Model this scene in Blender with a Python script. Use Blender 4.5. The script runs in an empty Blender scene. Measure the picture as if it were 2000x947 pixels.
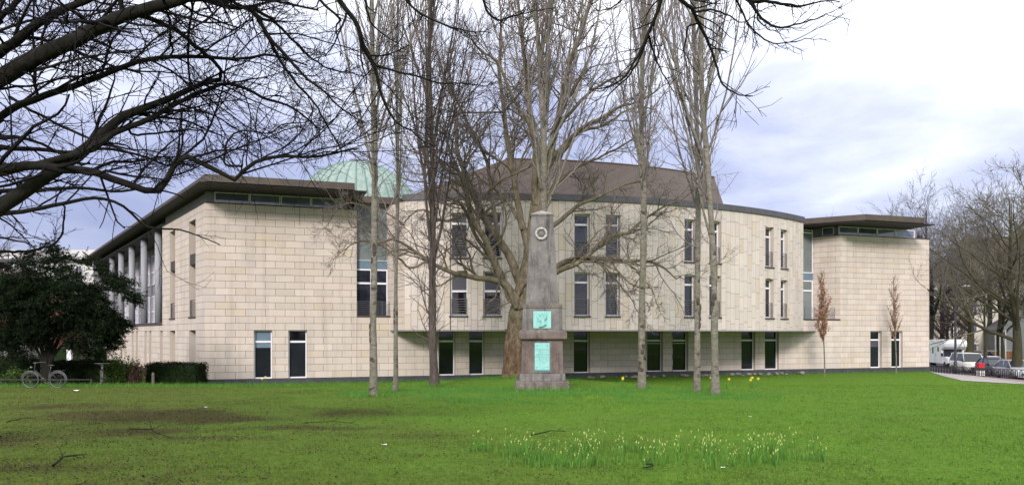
import bpy, math, random
import numpy as np
from mathutils import Vector, Matrix

random.seed(7)
rng = np.random.default_rng(7)
SC = bpy.context.scene
COL = SC.collection

# ------------------------------------------------------------------ camera, sky, sun, exposure
F, CX, HY, EYE = 1500.0, 1000.0, 652.0, 3.03      # focal length and horizon measured on a 2000 px wide frame
cam_d = bpy.data.cameras.new('camera')
cam = bpy.data.objects.new('camera', cam_d)
COL.objects.link(cam)
cam.location = (0, 0, EYE)
cam.rotation_euler = (math.radians(90), 0, 0)
cam_d.sensor_width = 36
cam_d.lens = 36 * F / 2000
cam_d.shift_y = (HY - 473.5) / 2000
cam_d.clip_start = 0.1
cam_d.clip_end = 3000
SC.camera = cam

SUN_AZ = math.atan2(-0.22, -1.0)
SUN_EL = math.radians(26)
sd = bpy.data.lights.new('sun', 'SUN')
sd.energy = 1.5
sd.angle = math.radians(11)
sd.color = (1.0, 0.95, 0.90)
sun = bpy.data.objects.new('sun', sd)
COL.objects.link(sun)
_dir = Vector((math.sin(SUN_AZ) * math.cos(SUN_EL), math.cos(SUN_AZ) * math.cos(SUN_EL), math.sin(SUN_EL)))
sun.rotation_euler = (-_dir).to_track_quat('-Z', 'Y').to_euler()
sun.location = _dir * 60

SC.view_settings.view_transform = 'Standard'
SC.view_settings.look = 'None'
SC.view_settings.gamma = 1
SC.view_settings.exposure = 1.05
SC.cycles.max_bounces = 5
SC.cycles.diffuse_bounces = 3
SC.cycles.glossy_bounces = 3
SC.cycles.transparent_max_bounces = 6

wd = bpy.data.worlds.new('World')
SC.world = wd
wd.use_nodes = True
nt = wd.node_tree
nt.nodes.clear()
def wn(t, **k):
    n = nt.nodes.new(t)
    for a, b in k.items():
        setattr(n, a, b)
    return n
def wmath(op, a, b=None, clamp=False):
    n = wn('ShaderNodeMath', operation=op, use_clamp=clamp)
    for i, v in enumerate((a, b)):
        if v is None: continue
        if isinstance(v, (int, float)): n.inputs[i].default_value = v
        else: nt.links.new(v, n.inputs[i])
    return n.outputs[0]
sky = wn('ShaderNodeTexSky', sky_type='NISHITA', sun_disc=False)
sky.sun_elevation = SUN_EL
sky.sun_rotation = SUN_AZ
skys = wn('ShaderNodeVectorMath', operation='SCALE')
nt.links.new(sky.outputs[0], skys.inputs[0])
skys.inputs['Scale'].default_value = 0.10
tc = wn('ShaderNodeTexCoord')
sep = wn('ShaderNodeSeparateXYZ')
nt.links.new(tc.outputs['Generated'], sep.inputs[0])
mp = wn('ShaderNodeMapping')
mp.inputs['Scale'].default_value = (1.0, 1.0, 2.6)
mp.inputs['Location'].default_value = (1.85, 0.4, 0.9)
nt.links.new(tc.outputs['Generated'], mp.inputs[0])
n1 = wn('ShaderNodeTexNoise')
n1.inputs['Scale'].default_value = 2.7
n1.inputs['Detail'].default_value = 7
n1.inputs['Roughness'].default_value = 0.52
n1.inputs['Distortion'].default_value = 0.25
nt.links.new(mp.outputs[0], n1.inputs['Vector'])
# the cloud deck: brighter and thinner overhead and towards +X, a blue-grey bank low over -X
v = wmath('MULTIPLY', sep.outputs['X'], 0.21)
v = wmath('ADD', v, wmath('MULTIPLY', sep.outputs['Z'], 1.25))
v = wmath('ADD', v, wmath('MULTIPLY', wmath('SUBTRACT', n1.outputs['Fac'], 0.5), 1.7))
v = wmath('ADD', v, 0.31, clamp=True)
rp = wn('ShaderNodeValToRGB')
cr = rp.color_ramp
cr.elements[0].position = 0.0
cr.elements[0].color = (0.13, 0.145, 0.28, 1)
cr.elements[1].position = 1.0
cr.elements[1].color = (0.92, 0.93, 0.98, 1)
e = cr.elements.new(0.36); e.color = (0.26, 0.275, 0.41, 1)
e = cr.elements.new(0.62); e.color = (0.47, 0.485, 0.58, 1)
nt.links.new(v, rp.inputs[0])
mx = wn('ShaderNodeMix', data_type='RGBA')
mx.inputs[0].default_value = 0.88
nt.links.new(skys.outputs[0], mx.inputs[6])
nt.links.new(rp.outputs[0], mx.inputs[7])
bg = wn('ShaderNodeBackground')
bg.inputs[1].default_value = 1.0
nt.links.new(mx.outputs[2], bg.inputs[0])
wo = wn('ShaderNodeOutputWorld')
nt.links.new(bg.outputs[0], wo.inputs[0])

# ------------------------------------------------------------------ helpers
def W(px, py, D):
    return np.array(((px - CX) * D / F, D, EYE - (py - HY) * D / F))

def smooth(a, b, x):
    t = np.clip((x - a) / (b - a), 0, 1)
    return t * t * (3 - 2 * t)

_HY = np.array([-60, 0, 8, 20, 26, 32, 40, 45, 60, 75, 2000.])
_HZ = np.array([1.4, 1.4, 1.38, 1.2, 1.02, .79, .36, .03, -.02, -.1, -.6])
def gz(x, y):
    x = np.asarray(x, float); y = np.asarray(y, float)
    h = 0
    for d in (-1.6, -.8, 0, .8, 1.6):
        h = h + np.interp(y + d, _HY, _HZ) / 5
    far = np.interp(y, [60, 75], [1, .0])
    h = h * np.where(x > 30, 1 - smooth(30, 41, x) * smooth(40, 60, y), 1)
    h = h - .72 * smooth(32.5, 41, x) * smooth(30, 50, y)
    h = h + .42 * np.exp(-(((x - .3) / 5.0) ** 2 + ((y - 38.5) / 3.6) ** 2))
    h = h + .10 * np.exp(-(((x - 1.0) / 6.0) ** 2 + ((y - 27) / 4.0) ** 2))
    return h
def G(x, y):
    return float(gz(x, y))

def tag(o, label=None, cat=None, group=None, kind=None):
    if label: o['label'] = label
    if cat: o['category'] = cat
    if group: o['group'] = group
    if kind: o['kind'] = kind
    return o

def thing(name, label, cat, loc=(0, 0, 0), rz=0, group=None):
    o = bpy.data.objects.new(name, None)
    COL.objects.link(o)
    o.location = [float(a) for a in loc]
    o.rotation_euler = (0, 0, rz)
    o.empty_display_size = .3
    return tag(o, label, cat, group)

def link(name, me, mat=None, parent=None, world=False):
    o = bpy.data.objects.new(name, me)
    COL.objects.link(o)
    if mat is not None and not me.materials:
        for m in (mat if isinstance(mat, (list, tuple)) else [mat]):
            me.materials.append(m)
    if parent is not None:
        o.parent = parent
        if world and parent.parent is None:
            o.location = -Vector(parent.location)
    return o

def np_mesh(name, V, Fs, smooth_=False):
    V = np.ascontiguousarray(V, dtype=np.float32).reshape(-1, 3)
    Fs = np.ascontiguousarray(Fs, dtype=np.int32)
    n, k = Fs.shape
    me = bpy.data.meshes.new(name)
    me.vertices.add(len(V)); me.vertices.foreach_set('co', V.ravel())
    me.loops.add(n * k); me.loops.foreach_set('vertex_index', Fs.ravel())
    me.polygons.add(n)
    me.polygons.foreach_set('loop_start', np.arange(0, n * k, k, dtype=np.int32))
    me.polygons.foreach_set('loop_total', np.full(n, k, dtype=np.int32))
    if smooth_:
        me.polygons.foreach_set('use_smooth', np.ones(n, dtype=bool))
    me.update()
    return me

class MB:
    """collects boxes, bars, prisms and turned shapes and links them as one mesh object"""
    def __init__(s):
        s.v = []; s.f = []; s.sm = []
    def add(s, vs, fs, sm=False):
        b = len(s.v)
        s.v += [tuple(map(float, p)) for p in vs]
        s.f += [tuple(i + b for i in f) for f in fs]
        s.sm += [sm] * len(fs)
        return s
    def hexa(s, c):
        return s.add(c, [(0, 3, 2, 1), (4, 5, 6, 7), (0, 1, 5, 4), (1, 2, 6, 5), (2, 3, 7, 6), (3, 0, 4, 7)])
    def box(s, a, b):
        x0, y0, z0 = a; x1, y1, z1 = b
        return s.hexa([(x0, y0, z0), (x1, y0, z0), (x1, y1, z0), (x0, y1, z0), (x0, y0, z1), (x1, y0, z1), (x1, y1, z1), (x0, y1, z1)])
    def frustum(s, cx, cy, z0, z1, w0, d0, w1, d1):
        a, b, c, d = w0 / 2, d0 / 2, w1 / 2, d1 / 2
        return s.hexa([(cx - a, cy - b, z0), (cx + a, cy - b, z0), (cx + a, cy + b, z0), (cx - a, cy + b, z0),
                       (cx - c, cy - d, z1), (cx + c, cy - d, z1), (cx + c, cy + d, z1), (cx - c, cy + d, z1)])
    def prism(s, poly, z0, z1):
        n = len(poly)
        vs = [(p[0], p[1], z0) for p in poly] + [(p[0], p[1], z1) for p in poly]
        fs = [tuple(range(n - 1, -1, -1)), tuple(range(n, 2 * n))] + [(i, (i + 1) % n, n + (i + 1) % n, n + i) for i in range(n)]
        return s.add(vs, fs)
    def xprism(s, prof, x0, x1):
        """profile in (y, z) extruded along x"""
        n = len(prof)
        vs = [(x0, p[0], p[1]) for p in prof] + [(x1, p[0], p[1]) for p in prof]
        fs = [tuple(range(n)), tuple(range(2 * n - 1, n - 1, -1))] + [(i, n + i, n + (i + 1) % n, (i + 1) % n) for i in range(n)]
        return s.add(vs, fs)
    def tube(s, pts, rad, n=8, sm=True, closed=False):
        pts = [np.array(p, float) for p in pts]
        m = len(pts)
        if not hasattr(rad, '__len__'): rad = [rad] * m
        vs = []; ref = None
        for i, p in enumerate(pts):
            if closed: t = pts[(i + 1) % m] - pts[i - 1]
            else: t = pts[min(i + 1, m - 1)] - pts[max(i - 1, 0)]
            t = t / (np.linalg.norm(t) + 1e-9)
            if ref is None:
                ref = np.array((0, 0, 1.)) if abs(t[2]) < .9 else np.array((1., 0, 0))
            a = np.cross(t, ref); a /= np.linalg.norm(a) + 1e-9
            b = np.cross(a, t); ref = b
            for j in range(n):
                q = 2 * math.pi * j / n
                vs.append(p + rad[i] * (a * math.cos(q) + b * math.sin(q)))
        fs = []
        for i in range(m if closed else m - 1):
            k = (i + 1) % m
            for j in range(n):
                fs.append((i * n + j, i * n + (j + 1) % n, k * n + (j + 1) % n, k * n + j))
        if not closed:
            fs += [tuple(range(n - 1, -1, -1)), tuple(range((m - 1) * n, m * n))]
        return s.add(vs, fs, sm)
    def cyl(s, a, b, r, n=12, r2=None):
        return s.tube([a, b], [r, r if r2 is None else r2], n)
    def ring(s, c, R, r, axis='x', n=28, k=6):
        pts = []
        for i in range(n):
            q = 2 * math.pi * i / n
            d = {'x': (0, math.cos(q), math.sin(q)), 'y': (math.cos(q), 0, math.sin(q)), 'z': (math.cos(q), math.sin(q), 0)}[axis]
            pts.append(np.array(c) + R * np.array(d))
        return s.tube(pts, r, k, closed=True)
    def lathe(s, c, prof, n=24, sm=True):
        """profile of (radius, z) turned about a vertical axis"""
        vs = []
        for r, z in prof:
            for j in range(n):
                q = 2 * math.pi * j / n
                vs.append((c[0] + r * math.cos(q), c[1] + r * math.sin(q), c[2] + z))
        fs = []
        for i in range(len(prof) - 1):
            for j in range(n):
                fs.append((i * n + j, i * n + (j + 1) % n, (i + 1) * n + (j + 1) % n, (i + 1) * n + j))
        return s.add(vs, fs, sm)
    def mesh(s, name):
        me = bpy.data.meshes.new(name)
        me.from_pydata(s.v, [], s.f)
        me.polygons.foreach_set('use_smooth', s.sm)
        me.update()
        return me
    def build(s, name, mat, parent=None, world=False, bevel=0):
        o = link(name, s.mesh(name), mat, parent, world)
        if bevel:
            m = o.modifiers.new('bevel', 'BEVEL'); m.width = bevel; m.segments = 2; m.limit_method = 'ANGLE'
        return o

def copy_tree(o, parent=None):
    c = o.copy()
    COL.objects.link(c)
    if parent is not None: c.parent = parent
    for ch in list(o.children):
        copy_tree(ch, c)
    return c

# ------------------------------------------------------------------ materials
MATS = {}
class N:
    def __init__(s, name):
        s.m = bpy.data.materials.new(name); s.m.use_nodes = True
        s.t = s.m.node_tree; s.b = s.t.nodes['Principled BSDF']
        s._geo = None; s._oi = None
    def node(s, t, **k):
        n = s.t.nodes.new(t)
        for a, b in k.items(): setattr(n, a, b)
        return n
    def L(s, a, b): s.t.links.new(a, b)
    def put(s, inp, v):
        if isinstance(v, (int, float)): inp.default_value = v
        elif isinstance(v, tuple): inp.default_value = v if len(v) != 3 or inp.type == 'VECTOR' else (*v, 1)
        else: s.L(v, inp)
    @property
    def geo(s):
        if s._geo is None: s._geo = s.node('ShaderNodeNewGeometry')
        return s._geo
    @property
    def oi(s):
        if s._oi is None: s._oi = s.node('ShaderNodeObjectInfo')
        return s._oi
    def pos(s, scale=(1, 1, 1), obj=False):
        n = s.node('ShaderNodeMapping')
        n.inputs['Scale'].default_value = scale
        if obj: s.L(s.node('ShaderNodeTexCoord').outputs['Object'], n.inputs[0])
        else: s.L(s.geo.outputs['Position'], n.inputs[0])
        return n.outputs[0]
    def noise(s, scale, detail=4, rough=.55, vec=None, dist=0):
        n = s.node('ShaderNodeTexNoise')
        n.inputs['Scale'].default_value = scale; n.inputs['Detail'].default_value = detail
        n.inputs['Roughness'].default_value = rough; n.inputs['Distortion'].default_value = dist
        s.L(vec if vec is not None else s.geo.outputs['Position'], n.inputs['Vector'])
        return n.outputs['Fac']
    def math(s, op, a, b=0.0, clamp=False):
        n = s.node('ShaderNodeMath', operation=op, use_clamp=clamp)
        s.put(n.inputs[0], a); s.put(n.inputs[1], b)
        return n.outputs[0]
    def ramp(s, f, *st):
        n = s.node('ShaderNodeValToRGB'); c = n.color_ramp
        while len(c.elements) > 1: c.elements.remove(c.elements[-1])
        for i, (p, col) in enumerate(st):
            e = c.elements[0] if i == 0 else c.elements.new(p)
            e.position = p
            e.color = (col, col, col, 1) if isinstance(col, (int, float)) else (*col, 1)
        s.put(n.inputs[0], f)
        return n.outputs[0]
    def mix(s, f, a, b, mode='MIX'):
        n = s.node('ShaderNodeMix', data_type='RGBA', blend_type=mode)
        s.put(n.inputs[0], f); s.put(n.inputs[6], a); s.put(n.inputs[7], b)
        return n.outputs[2]
    def rnd(s):
        """a random number for each object and each loose piece of a mesh"""
        return s.math('FRACT', s.math('ADD', s.oi.outputs['Random'], s.geo.outputs['Random Per Island']))
    def attr(s, name):
        return s.node('ShaderNodeAttribute', attribute_name=name).outputs['Fac']
    def done(s, color, rough=.8, metal=0, spec=None, bump=None, bstr=.3, bdist=.02, normal=None):
        s.put(s.b.inputs['Base Color'], color); s.put(s.b.inputs['Roughness'], rough); s.put(s.b.inputs['Metallic'], metal)
        if spec is not None: s.b.inputs['Specular IOR Level'].default_value = spec
        if bump is not None:
            n = s.node('ShaderNodeBump'); n.inputs['Strength'].default_value = bstr; n.inputs['Distance'].default_value = bdist
            s.L(bump, n.inputs['Height']); s.L(n.outputs[0], s.b.inputs['Normal'])
        MATS[s.m.name] = s.m
        return s.m

def plain(name, col, rough=.6, metal=0, var=.12, scale=6, spec=None):
    n = N(name)
    f = n.noise(scale, 4)
    c = n.mix(n.ramp(f, (.3, 0.), (.7, 1.)), tuple(a * (1 - var) for a in col), tuple(min(1, a * (1 + var)) for a in col))
    return n.done(c, rough, metal, spec)

def stone_mat(name, base, warm, cool, dirt=.25):
    n = N(name)
    r = n.rnd()
    c = n.ramp(r, (0, cool), (.22, base), (.6, tuple(a * 1.05 for a in base)), (.88, tuple(a * .95 for a in base)), (.955, warm), (1, tuple(a * .98 for a in warm)))
    r2 = n.math('FRACT', n.math('MULTIPLY', r, 37.7))
    c = n.mix(1, c, n.ramp(r2, (0, .94), (1, 1.04)), 'MULTIPLY')
    blot = n.noise(1.3, 5, .6)
    c = n.mix(n.math('MULTIPLY', n.ramp(blot, (.45, 0.), (.75, 1.)), dirt), c, tuple(a * .72 for a in base))
    streak = n.noise(1.0, 5, .6, n.pos((2.2, 2.2, .16)))
    c = n.mix(n.math('MULTIPLY', n.ramp(streak, (.5, 0.), (.75, 1.)), .32), c, (.25, .21, .18))
    grain = n.noise(40, 3)
    c = n.mix(1, c, n.ramp(grain, (.3, .95), (.7, 1.04)), 'MULTIPLY')
    return n.done(c, .85, spec=.2, bump=grain, bstr=.15, bdist=.004)
STONE = stone_mat('sandstone', (.575, .492, .435), (.57, .475, .385), (.565, .49, .442))
PANEL = stone_mat('sandstone_panel', (.575, .50, .455), (.565, .475, .385), (.56, .50, .465), .2)
JOINT = plain('dark_joint', (.09, .075, .065), .95)  # dark joint colour of the backing between the slabs
REVEAL = stone_mat('sandstone_reveal', (.53, .455, .39), (.52, .43, .34), (.50, .45, .41), .3)
SLATE = plain('slate_plinth', (.045, .047, .055), .7, var=.3, scale=3)
COPING = plain('slate_coping', (.068, .066, .076), .55, var=.2, scale=2)
def roof_mat():
    n = N('brown_roof')
    a = n.noise(.35, 5, .6); b = n.noise(9, 4, .6)
    c = n.ramp(a, (.3, (.056, .036, .027)), (.6, (.074, .050, .037)), (.8, (.06, .045, .036)))
    c = n.mix(.5, c, n.ramp(b, (.3, (.045, .031, .024)), (.7, (.088, .062, .047))))
    return n.done(c, .75, bump=b, bstr=.2)
ROOF = roof_mat()
def fascia_mat():
    n = N('brown_fascia')
    a = n.noise(.9, 4, .6); s_ = n.noise(2, 4, .6, n.pos((1, 1, .1)))
    c = n.ramp(a, (.3, (.05, .037, .029)), (.55, (.075, .055, .042)), (.75, (.10, .068, .046)))
    c = n.mix(n.ramp(s_, (.45, 0.), (.7, .6)), c, (.05, .04, .035))
    return n.done(c, .6)
FASCIA = fascia_mat()
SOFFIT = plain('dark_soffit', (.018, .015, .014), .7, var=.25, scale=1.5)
WHITE = plain('white_frame', (.75, .72, .77), .45, var=.04)
GREYFRAME = plain('grey_frame', (.38, .40, .43), .45, var=.06)
STEEL = plain('railing_steel', (.11, .11, .12), .55, .2, var=.1)
SILL = plain('dark_sill', (.055, .045, .042), .7)
COLUMN = plain('grey_column', (.30, .30, .33), .6, var=.07, scale=2)
RENDER = plain('grey_wall', (.22, .21, .24), .85, var=.08, scale=1)
BLUEPANEL = plain('blue_grey_panel', (.13, .19, .25), .4, var=.1)
def glass(name, col, rough=.04, spec=.5, var=.5):
    n = N(name)
    r = n.rnd()
    f = n.noise(1.1, 2, .5)
    c = n.mix(1, col, n.ramp(n.math('ADD', n.math('MULTIPLY', f, .6), n.math('MULTIPLY', r, .5)), (.2, 1 - var), (.9, 1 + var)), 'MULTIPLY')
    return n.done(c, rough, spec=spec, bump=n.noise(.8, 2), bstr=.04, bdist=.05)
GLASS = glass('dark_glass', (.010, .011, .017), .04, .45, .8)
GLASSU = glass('reflecting_glass', (.012, .012, .017), .03, 1., .6)
GLASSB = glass('sky_tinted_glass', (.11, .12, .19), .05, 1., .7)  # lavender blue base colour stands in for sky reflected in the panes
GLASSG = glass('frosted_glass', (.17, .19, .19), .15, .5, .25)
TUBELIGHT = plain('pale_tube_light', (.55, .56, .58), .7, var=.05)  # pale colour painted in for lit tube lamps inside the rooms
BLIND = plain('dark_blind', (.06, .055, .075), .6)
PATINA = None
def patina():
    n = N('copper_patina')
    a = n.noise(2, 5, .6); b = n.noise(1.2, 4, .6, n.pos((3, 3, .25)))
    c = n.ramp(a, (.35, (.175, .245, .215)), (.65, (.265, .335, .30)))
    c = n.mix(n.ramp(b, (.5, 0.), (.75, .5)), c, (.24, .38, .34))
    return n.done(c, .6)
PATINA = patina()
def plaque():
    n = N('bronze_plaque')
    a = n.noise(14, 5, .6); s_ = n.noise(9, 4, .6, n.pos((1, 1, .15)))
    c = n.ramp(a, (.3, (.20, .47, .44)), (.7, (.30, .58, .56)))
    c = n.mix(n.ramp(s_, (.55, 0.), (.75, .45)), c, (.09, .27, .25))
    return n.done(c, .55, bump=a, bstr=.25, bdist=.004)
PLAQUE = plaque()
PLAQUED = plain('bronze_dark', (.10, .27, .25), .5, var=.3, scale=30)
def monument_mat(name, base, dark, light, lichen=.3):
    n = N(name)
    a = n.noise(2.2, 6, .65); b = n.noise(1.6, 5, .65, n.pos((3.2, 3.2, .35))); d = n.noise(26, 5, .7); g = n.noise(7, 5, .7)
    c = n.ramp(a, (.25, dark), (.5, base), (.78, light))
    c = n.mix(n.ramp(b, (.50, 0.), (.68, .75)), c, tuple(x * .5 for x in dark))
    c = n.mix(n.math('MULTIPLY', n.ramp(d, (.56, 0.), (.66, 1.)), n.math('MULTIPLY', n.ramp(g, (.5, 0.), (.62, 1.)), lichen)), c, (.55, .53, .48))
    c = n.mix(1, c, n.ramp(d, (.25, .82), (.75, 1.15)), 'MULTIPLY')
    return n.done(c, .9, bump=d, bstr=.4, bdist=.012)
MON_GREY = monument_mat('weathered_limestone', (.165, .148, .143), (.075, .066, .064), (.255, .235, .225), .45)
MON_PINK = monument_mat('pink_sandstone', (.155, .115, .105), (.085, .058, .054), (.22, .17, .155), .2)
MON_BASE = monument_mat('lichened_stone', (.125, .105, .092), (.05, .042, .036), (.21, .185, .16), 1.)
def bark(name, a, b, moss=None, ms=.5, sc=9, stretch=.25):
    n = N(name)
    f = n.noise(sc, 5, .65, n.pos((1, 1, stretch)))
    c = n.ramp(f, (.3, a), (.7, b))
    if moss:
        g = n.noise(1.1, 4, .6)
        c = n.mix(n.ramp(g, (.42, 0.), (.62, ms)), c, moss)
    return n.done(c, .95, spec=.15, bump=f, bstr=.9, bdist=.05)
BARK_DARK = bark('dark_bark', (.008, .007, .007), (.024, .021, .018), (.026, .027, .017), .4)
TWIG_DARK = plain('dark_twig', (.012, .010, .011), .9, spec=.1)
BARK_PLANE = bark('plane_bark', (.07, .053, .039), (.265, .217, .155), (.14, .125, .078), .4, 6, .45)
def trunk_bark():
    n = N('plane_trunk_bark')
    f = n.noise(5, 6, .7, n.pos((1, 1, .5))); g = n.noise(13, 5, .7)
    u = n.node('ShaderNodeSeparateXYZ'); n.L(n.geo.outputs['Position'], u.inputs[0])
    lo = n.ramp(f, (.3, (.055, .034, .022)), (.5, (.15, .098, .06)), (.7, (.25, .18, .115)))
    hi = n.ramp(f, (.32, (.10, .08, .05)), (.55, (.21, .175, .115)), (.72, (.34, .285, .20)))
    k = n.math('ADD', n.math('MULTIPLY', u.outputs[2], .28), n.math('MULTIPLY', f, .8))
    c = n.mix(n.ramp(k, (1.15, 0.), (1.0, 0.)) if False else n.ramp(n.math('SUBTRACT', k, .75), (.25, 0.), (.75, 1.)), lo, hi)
    c = n.mix(1, c, n.ramp(g, (.3, .65), (.7, 1.2)), 'MULTIPLY')
    return n.done(c, .95, spec=.15, bump=n.math('ADD', f, n.math('MULTIPLY', g, .6)), bstr=1., bdist=.08)
BARK_TRUNK = trunk_bark()
TWIG_PLANE = plain('plane_twig', (.145, .118, .106), .9, var=.3)
def poplar_bark():
    n = N('poplar_bark')
    f = n.noise(7, 5, .65, n.pos((1, 1, 1.3))); k = n.noise(3.2, 3, .5, n.pos((1, 1, 1.5))); l = n.noise(5, 4, .7, n.pos((1.2, 1.2, 7)))
    g = n.noise(.9, 3)
    c = n.ramp(f, (.3, (.13, .112, .096)), (.55, (.215, .192, .162)), (.75, (.30, .272, .235)))
    c = n.mix(n.ramp(g, (.42, 0.), (.65, .45)), c, (.14, .14, .09))
    c = n.mix(n.ramp(l, (.53, 0.), (.68, .7)), c, (.055, .045, .038))
    c = n.mix(n.ramp(k, (.61, 0.), (.69, .85)), c, (.045, .034, .028))
    return n.done(c, .95, spec=.2, bump=n.math('SUBTRACT', f, n.math('MULTIPLY', k, 1.5)), bstr=.8, bdist=.05)
BARK_POP = poplar_bark()
TWIG_POP = plain('poplar_twig', (.185, .152, .145), .9, var=.25)
BARK_IVY = bark('ivied_bark', (.05, .038, .034), (.13, .105, .092), None, .5, 14, .2)
TWIG_IVY = plain('ivied_twig', (.115, .088, .085), .9)
BARK_BG = bark('mossy_bark', (.028, .025, .018), (.07, .062, .042), (.06, .06, .028), .6)
TWIG_BG = plain('mossy_twig', (.115, .10, .07), .95, var=.3)
TWIG_FAR = plain('far_twig', (.115, .10, .105), .95, var=.2)
TWIG_RED = plain('reddish_twig', (.13, .07, .095), .95, var=.2)
def leafmat(name, *cols, rough=.65):
    n = N(name)
    r = n.rnd()
    st = [(i / max(1, len(cols) - 1), c) for i, c in enumerate(cols)]
    m = n.done(n.ramp(r, *st), .8, spec=.12)
    return m
YEW = leafmat('yew_needles', (.004, .009, .003), (.008, .017, .005), (.016, .032, .008))
HEDGE = leafmat('hedge_leaf', (.004, .007, .003), (.008, .014, .005), (.016, .026, .008))
SHRUB = leafmat('shrub_leaf', (.03, .06, .012), (.06, .11, .022), (.09, .15, .03))
DRY = leafmat('dry_leaf', (.08, .045, .03), (.14, .08, .05), (.17, .11, .075))
BROWNLEAF = leafmat('brown_leaf', (.20, .085, .045), (.33, .16, .095), (.42, .25, .17))
DAFFLEAF = leafmat('daffodil_leaf', (.045, .13, .025), (.09, .20, .03), (.12, .25, .04))
DAFFDARK = leafmat('bluish_leaf', (.05, .15, .028), (.075, .20, .035), (.10, .24, .05))
BUD = plain('yellow_bud', (.42, .45, .13), .6, var=.15)
PETAL = plain('yellow_petal', (.80, .62, .05), .6, var=.1)

# ------------------------------------------------------------------ ground
def vnoise(x, y, seed=0):
    xi = np.floor(x).astype(np.int64); yi = np.floor(y).astype(np.int64)
    fx = x - xi; fy = y - yi
    fx = fx * fx * (3 - 2 * fx); fy = fy * fy * (3 - 2 * fy)
    def h(a, b):
        v = (a * 374761393 + b * 668265263 + seed * 1442695041) & 0xffffffff
        v = ((v ^ (v >> 13)) * 1274126177) & 0xffffffff
        return ((v ^ (v >> 16)) & 0xffff) / 65535.0
    return (h(xi, yi) * (1 - fx) + h(xi + 1, yi) * fx) * (1 - fy) + (h(xi, yi + 1) * (1 - fx) + h(xi + 1, yi + 1) * fx) * fy
def fbm(x, y, seed=0, oct=4):
    a = 0; w = .5; t = 0
    for i in range(oct):
        a = a + w * vnoise(x * 2 ** i, y * 2 ** i, seed + i); t += w; w *= .55
    return a / t

DIRT_SPOTS = [(-8.2, 17.0, 2.3, 1.7, 1.), (-6.4, 16.0, 1.8, 1.0, .9), (-9.4, 12.2, 2.0, 1.2, 1.), (-5.0, 12.6, 1.3, .55, .75), (-3.8, 14.3, 1.6, .6, .8),
              (-6.5, 13.6, 1.2, .9, .65), (-3.4, 17.5, 2.6, 1.8, .55), (-1.6, 13.1, 1.3, .5, .55), (-11.5, 19.5, 2.4, 1.6, .6), (-6.3, 9.6, 1.8, .5, .6), (-2.2, 10.8, 1.1, .4, .4), (1.5, 9.6, 2.0, .4, .45)]
def dirt(x, y):
    d = 0
    n = fbm(x * 1.3, y * 1.3, 5, 5)
    for cx, cy, rx, ry, a in DIRT_SPOTS:
        d = np.maximum(d, a * np.exp(-((x - cx) / rx) ** 2 - ((y - cy) / ry) ** 2))
    d = d * (.45 + 1.1 * n) + .42 * (fbm(x * 2.1 + 9, y * 2.1, 11, 4) - .47) * smooth(3, -4, x) * smooth(26, 14, y)
    return np.clip(d * 1.5, 0, 1)
def lush(x, y):
    """fresh yellowish green towards +x, a duller mossy turf under the big tree"""
    return np.clip(smooth(-10, 7, x + (y - 12) * .35) + .9 * (fbm(x * .5, y * .5, 21, 4) - .5), 0, 1)

def lawn_edge(y):
    return np.interp(y, [-20, 38, 45.4, 49, 55, 61.5, 64, 120], [34, 33, 30.2, 28.6, 30.9, 33.5, 34, 34])

def grow_ground():
    xs = np.concatenate([[-900, -400, -200, -120, -85, -65, -50, -40], np.arange(-32, 46, .4), [46, 49, 53, 58, 66, 80, 110, 160, 240, 450, 900]])
    ys = np.concatenate([[-400, -120, -40, -15], np.arange(-6, 6, 1.), np.arange(6, 48, .34), np.arange(48, 90, 1.), [95, 105, 120, 150, 200, 300, 500, 900, 1500]])
    X, Y = np.meshgrid(xs, ys)
    Z = gz(X, Y) + (fbm(X * 1.1, Y * 1.1, 3, 4) - .5) * .09 * smooth(60, 30, Y) * smooth(-.0, 2, Y + 5)
    V = np.stack([X, Y, Z], -1).reshape(-1, 3)
    nx = len(xs); ny = len(ys)
    i = (np.arange(ny - 1)[:, None] * nx + np.arange(nx - 1)[None, :]).ravel()
    Fs = np.stack([i, i + 1, i + 1 + nx, i + nx], -1)
    me = np_mesh('lawn', V, Fs, True)
    for nm, fn in (('dirt', dirt), ('lush', lush)):
        a = me.attributes.new(nm, 'FLOAT', 'POINT')
        a.data.foreach_set('value', np.ascontiguousarray(fn(X, Y).ravel(), dtype=np.float32))
    n = N('lawn_turf')
    f1 = n.noise(1.7, 6, .65); f2 = n.noise(9, 5, .7); f3 = n.noise(46, 4, .7)
    fl = n.noise(30, 4, .7, n.pos((.6, 1.6, 1)))
    g1 = n.ramp(f2, (.3, (.052, .075, .016)), (.55, (.092, .12, .024)), (.75, (.135, .15, .036)))
    g2 = n.ramp(f2, (.25, (.052, .125, .014)), (.5, (.095, .19, .022)), (.75, (.15, .235, .036)))
    c = n.mix(n.attr('lush'), g1, g2)
    c = n.mix(n.ramp(f1, (.55, 0.), (.75, .4)), c, (.15, .19, .03))
    soil = n.ramp(f3, (.3, (.022, .013, .008)), (.6, (.06, .036, .022)), (.8, (.10, .068, .045)))
    dm = n.ramp(n.math('ADD', n.attr('dirt'), n.math('MULTIPLY', n.math('SUBTRACT', n.math('ADD', n.math('MULTIPLY', fl, .5), n.math('MULTIPLY', f2, .5)), .5), 4.2)), (.55, 0.), (.95, .85))
    c = n.mix(dm, c, soil)
    c = n.mix(1, c, n.ramp(f3, (.25, .7), (.7, 1.2)), 'MULTIPLY')
    m = n.done(c, .95, spec=.04, bump=n.math('ADD', f3, n.math('MULTIPLY', f2, 1.5)), bstr=.7, bdist=.03)
    tag(link('lawn', me, m), kind='structure')
grow_ground()

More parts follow.
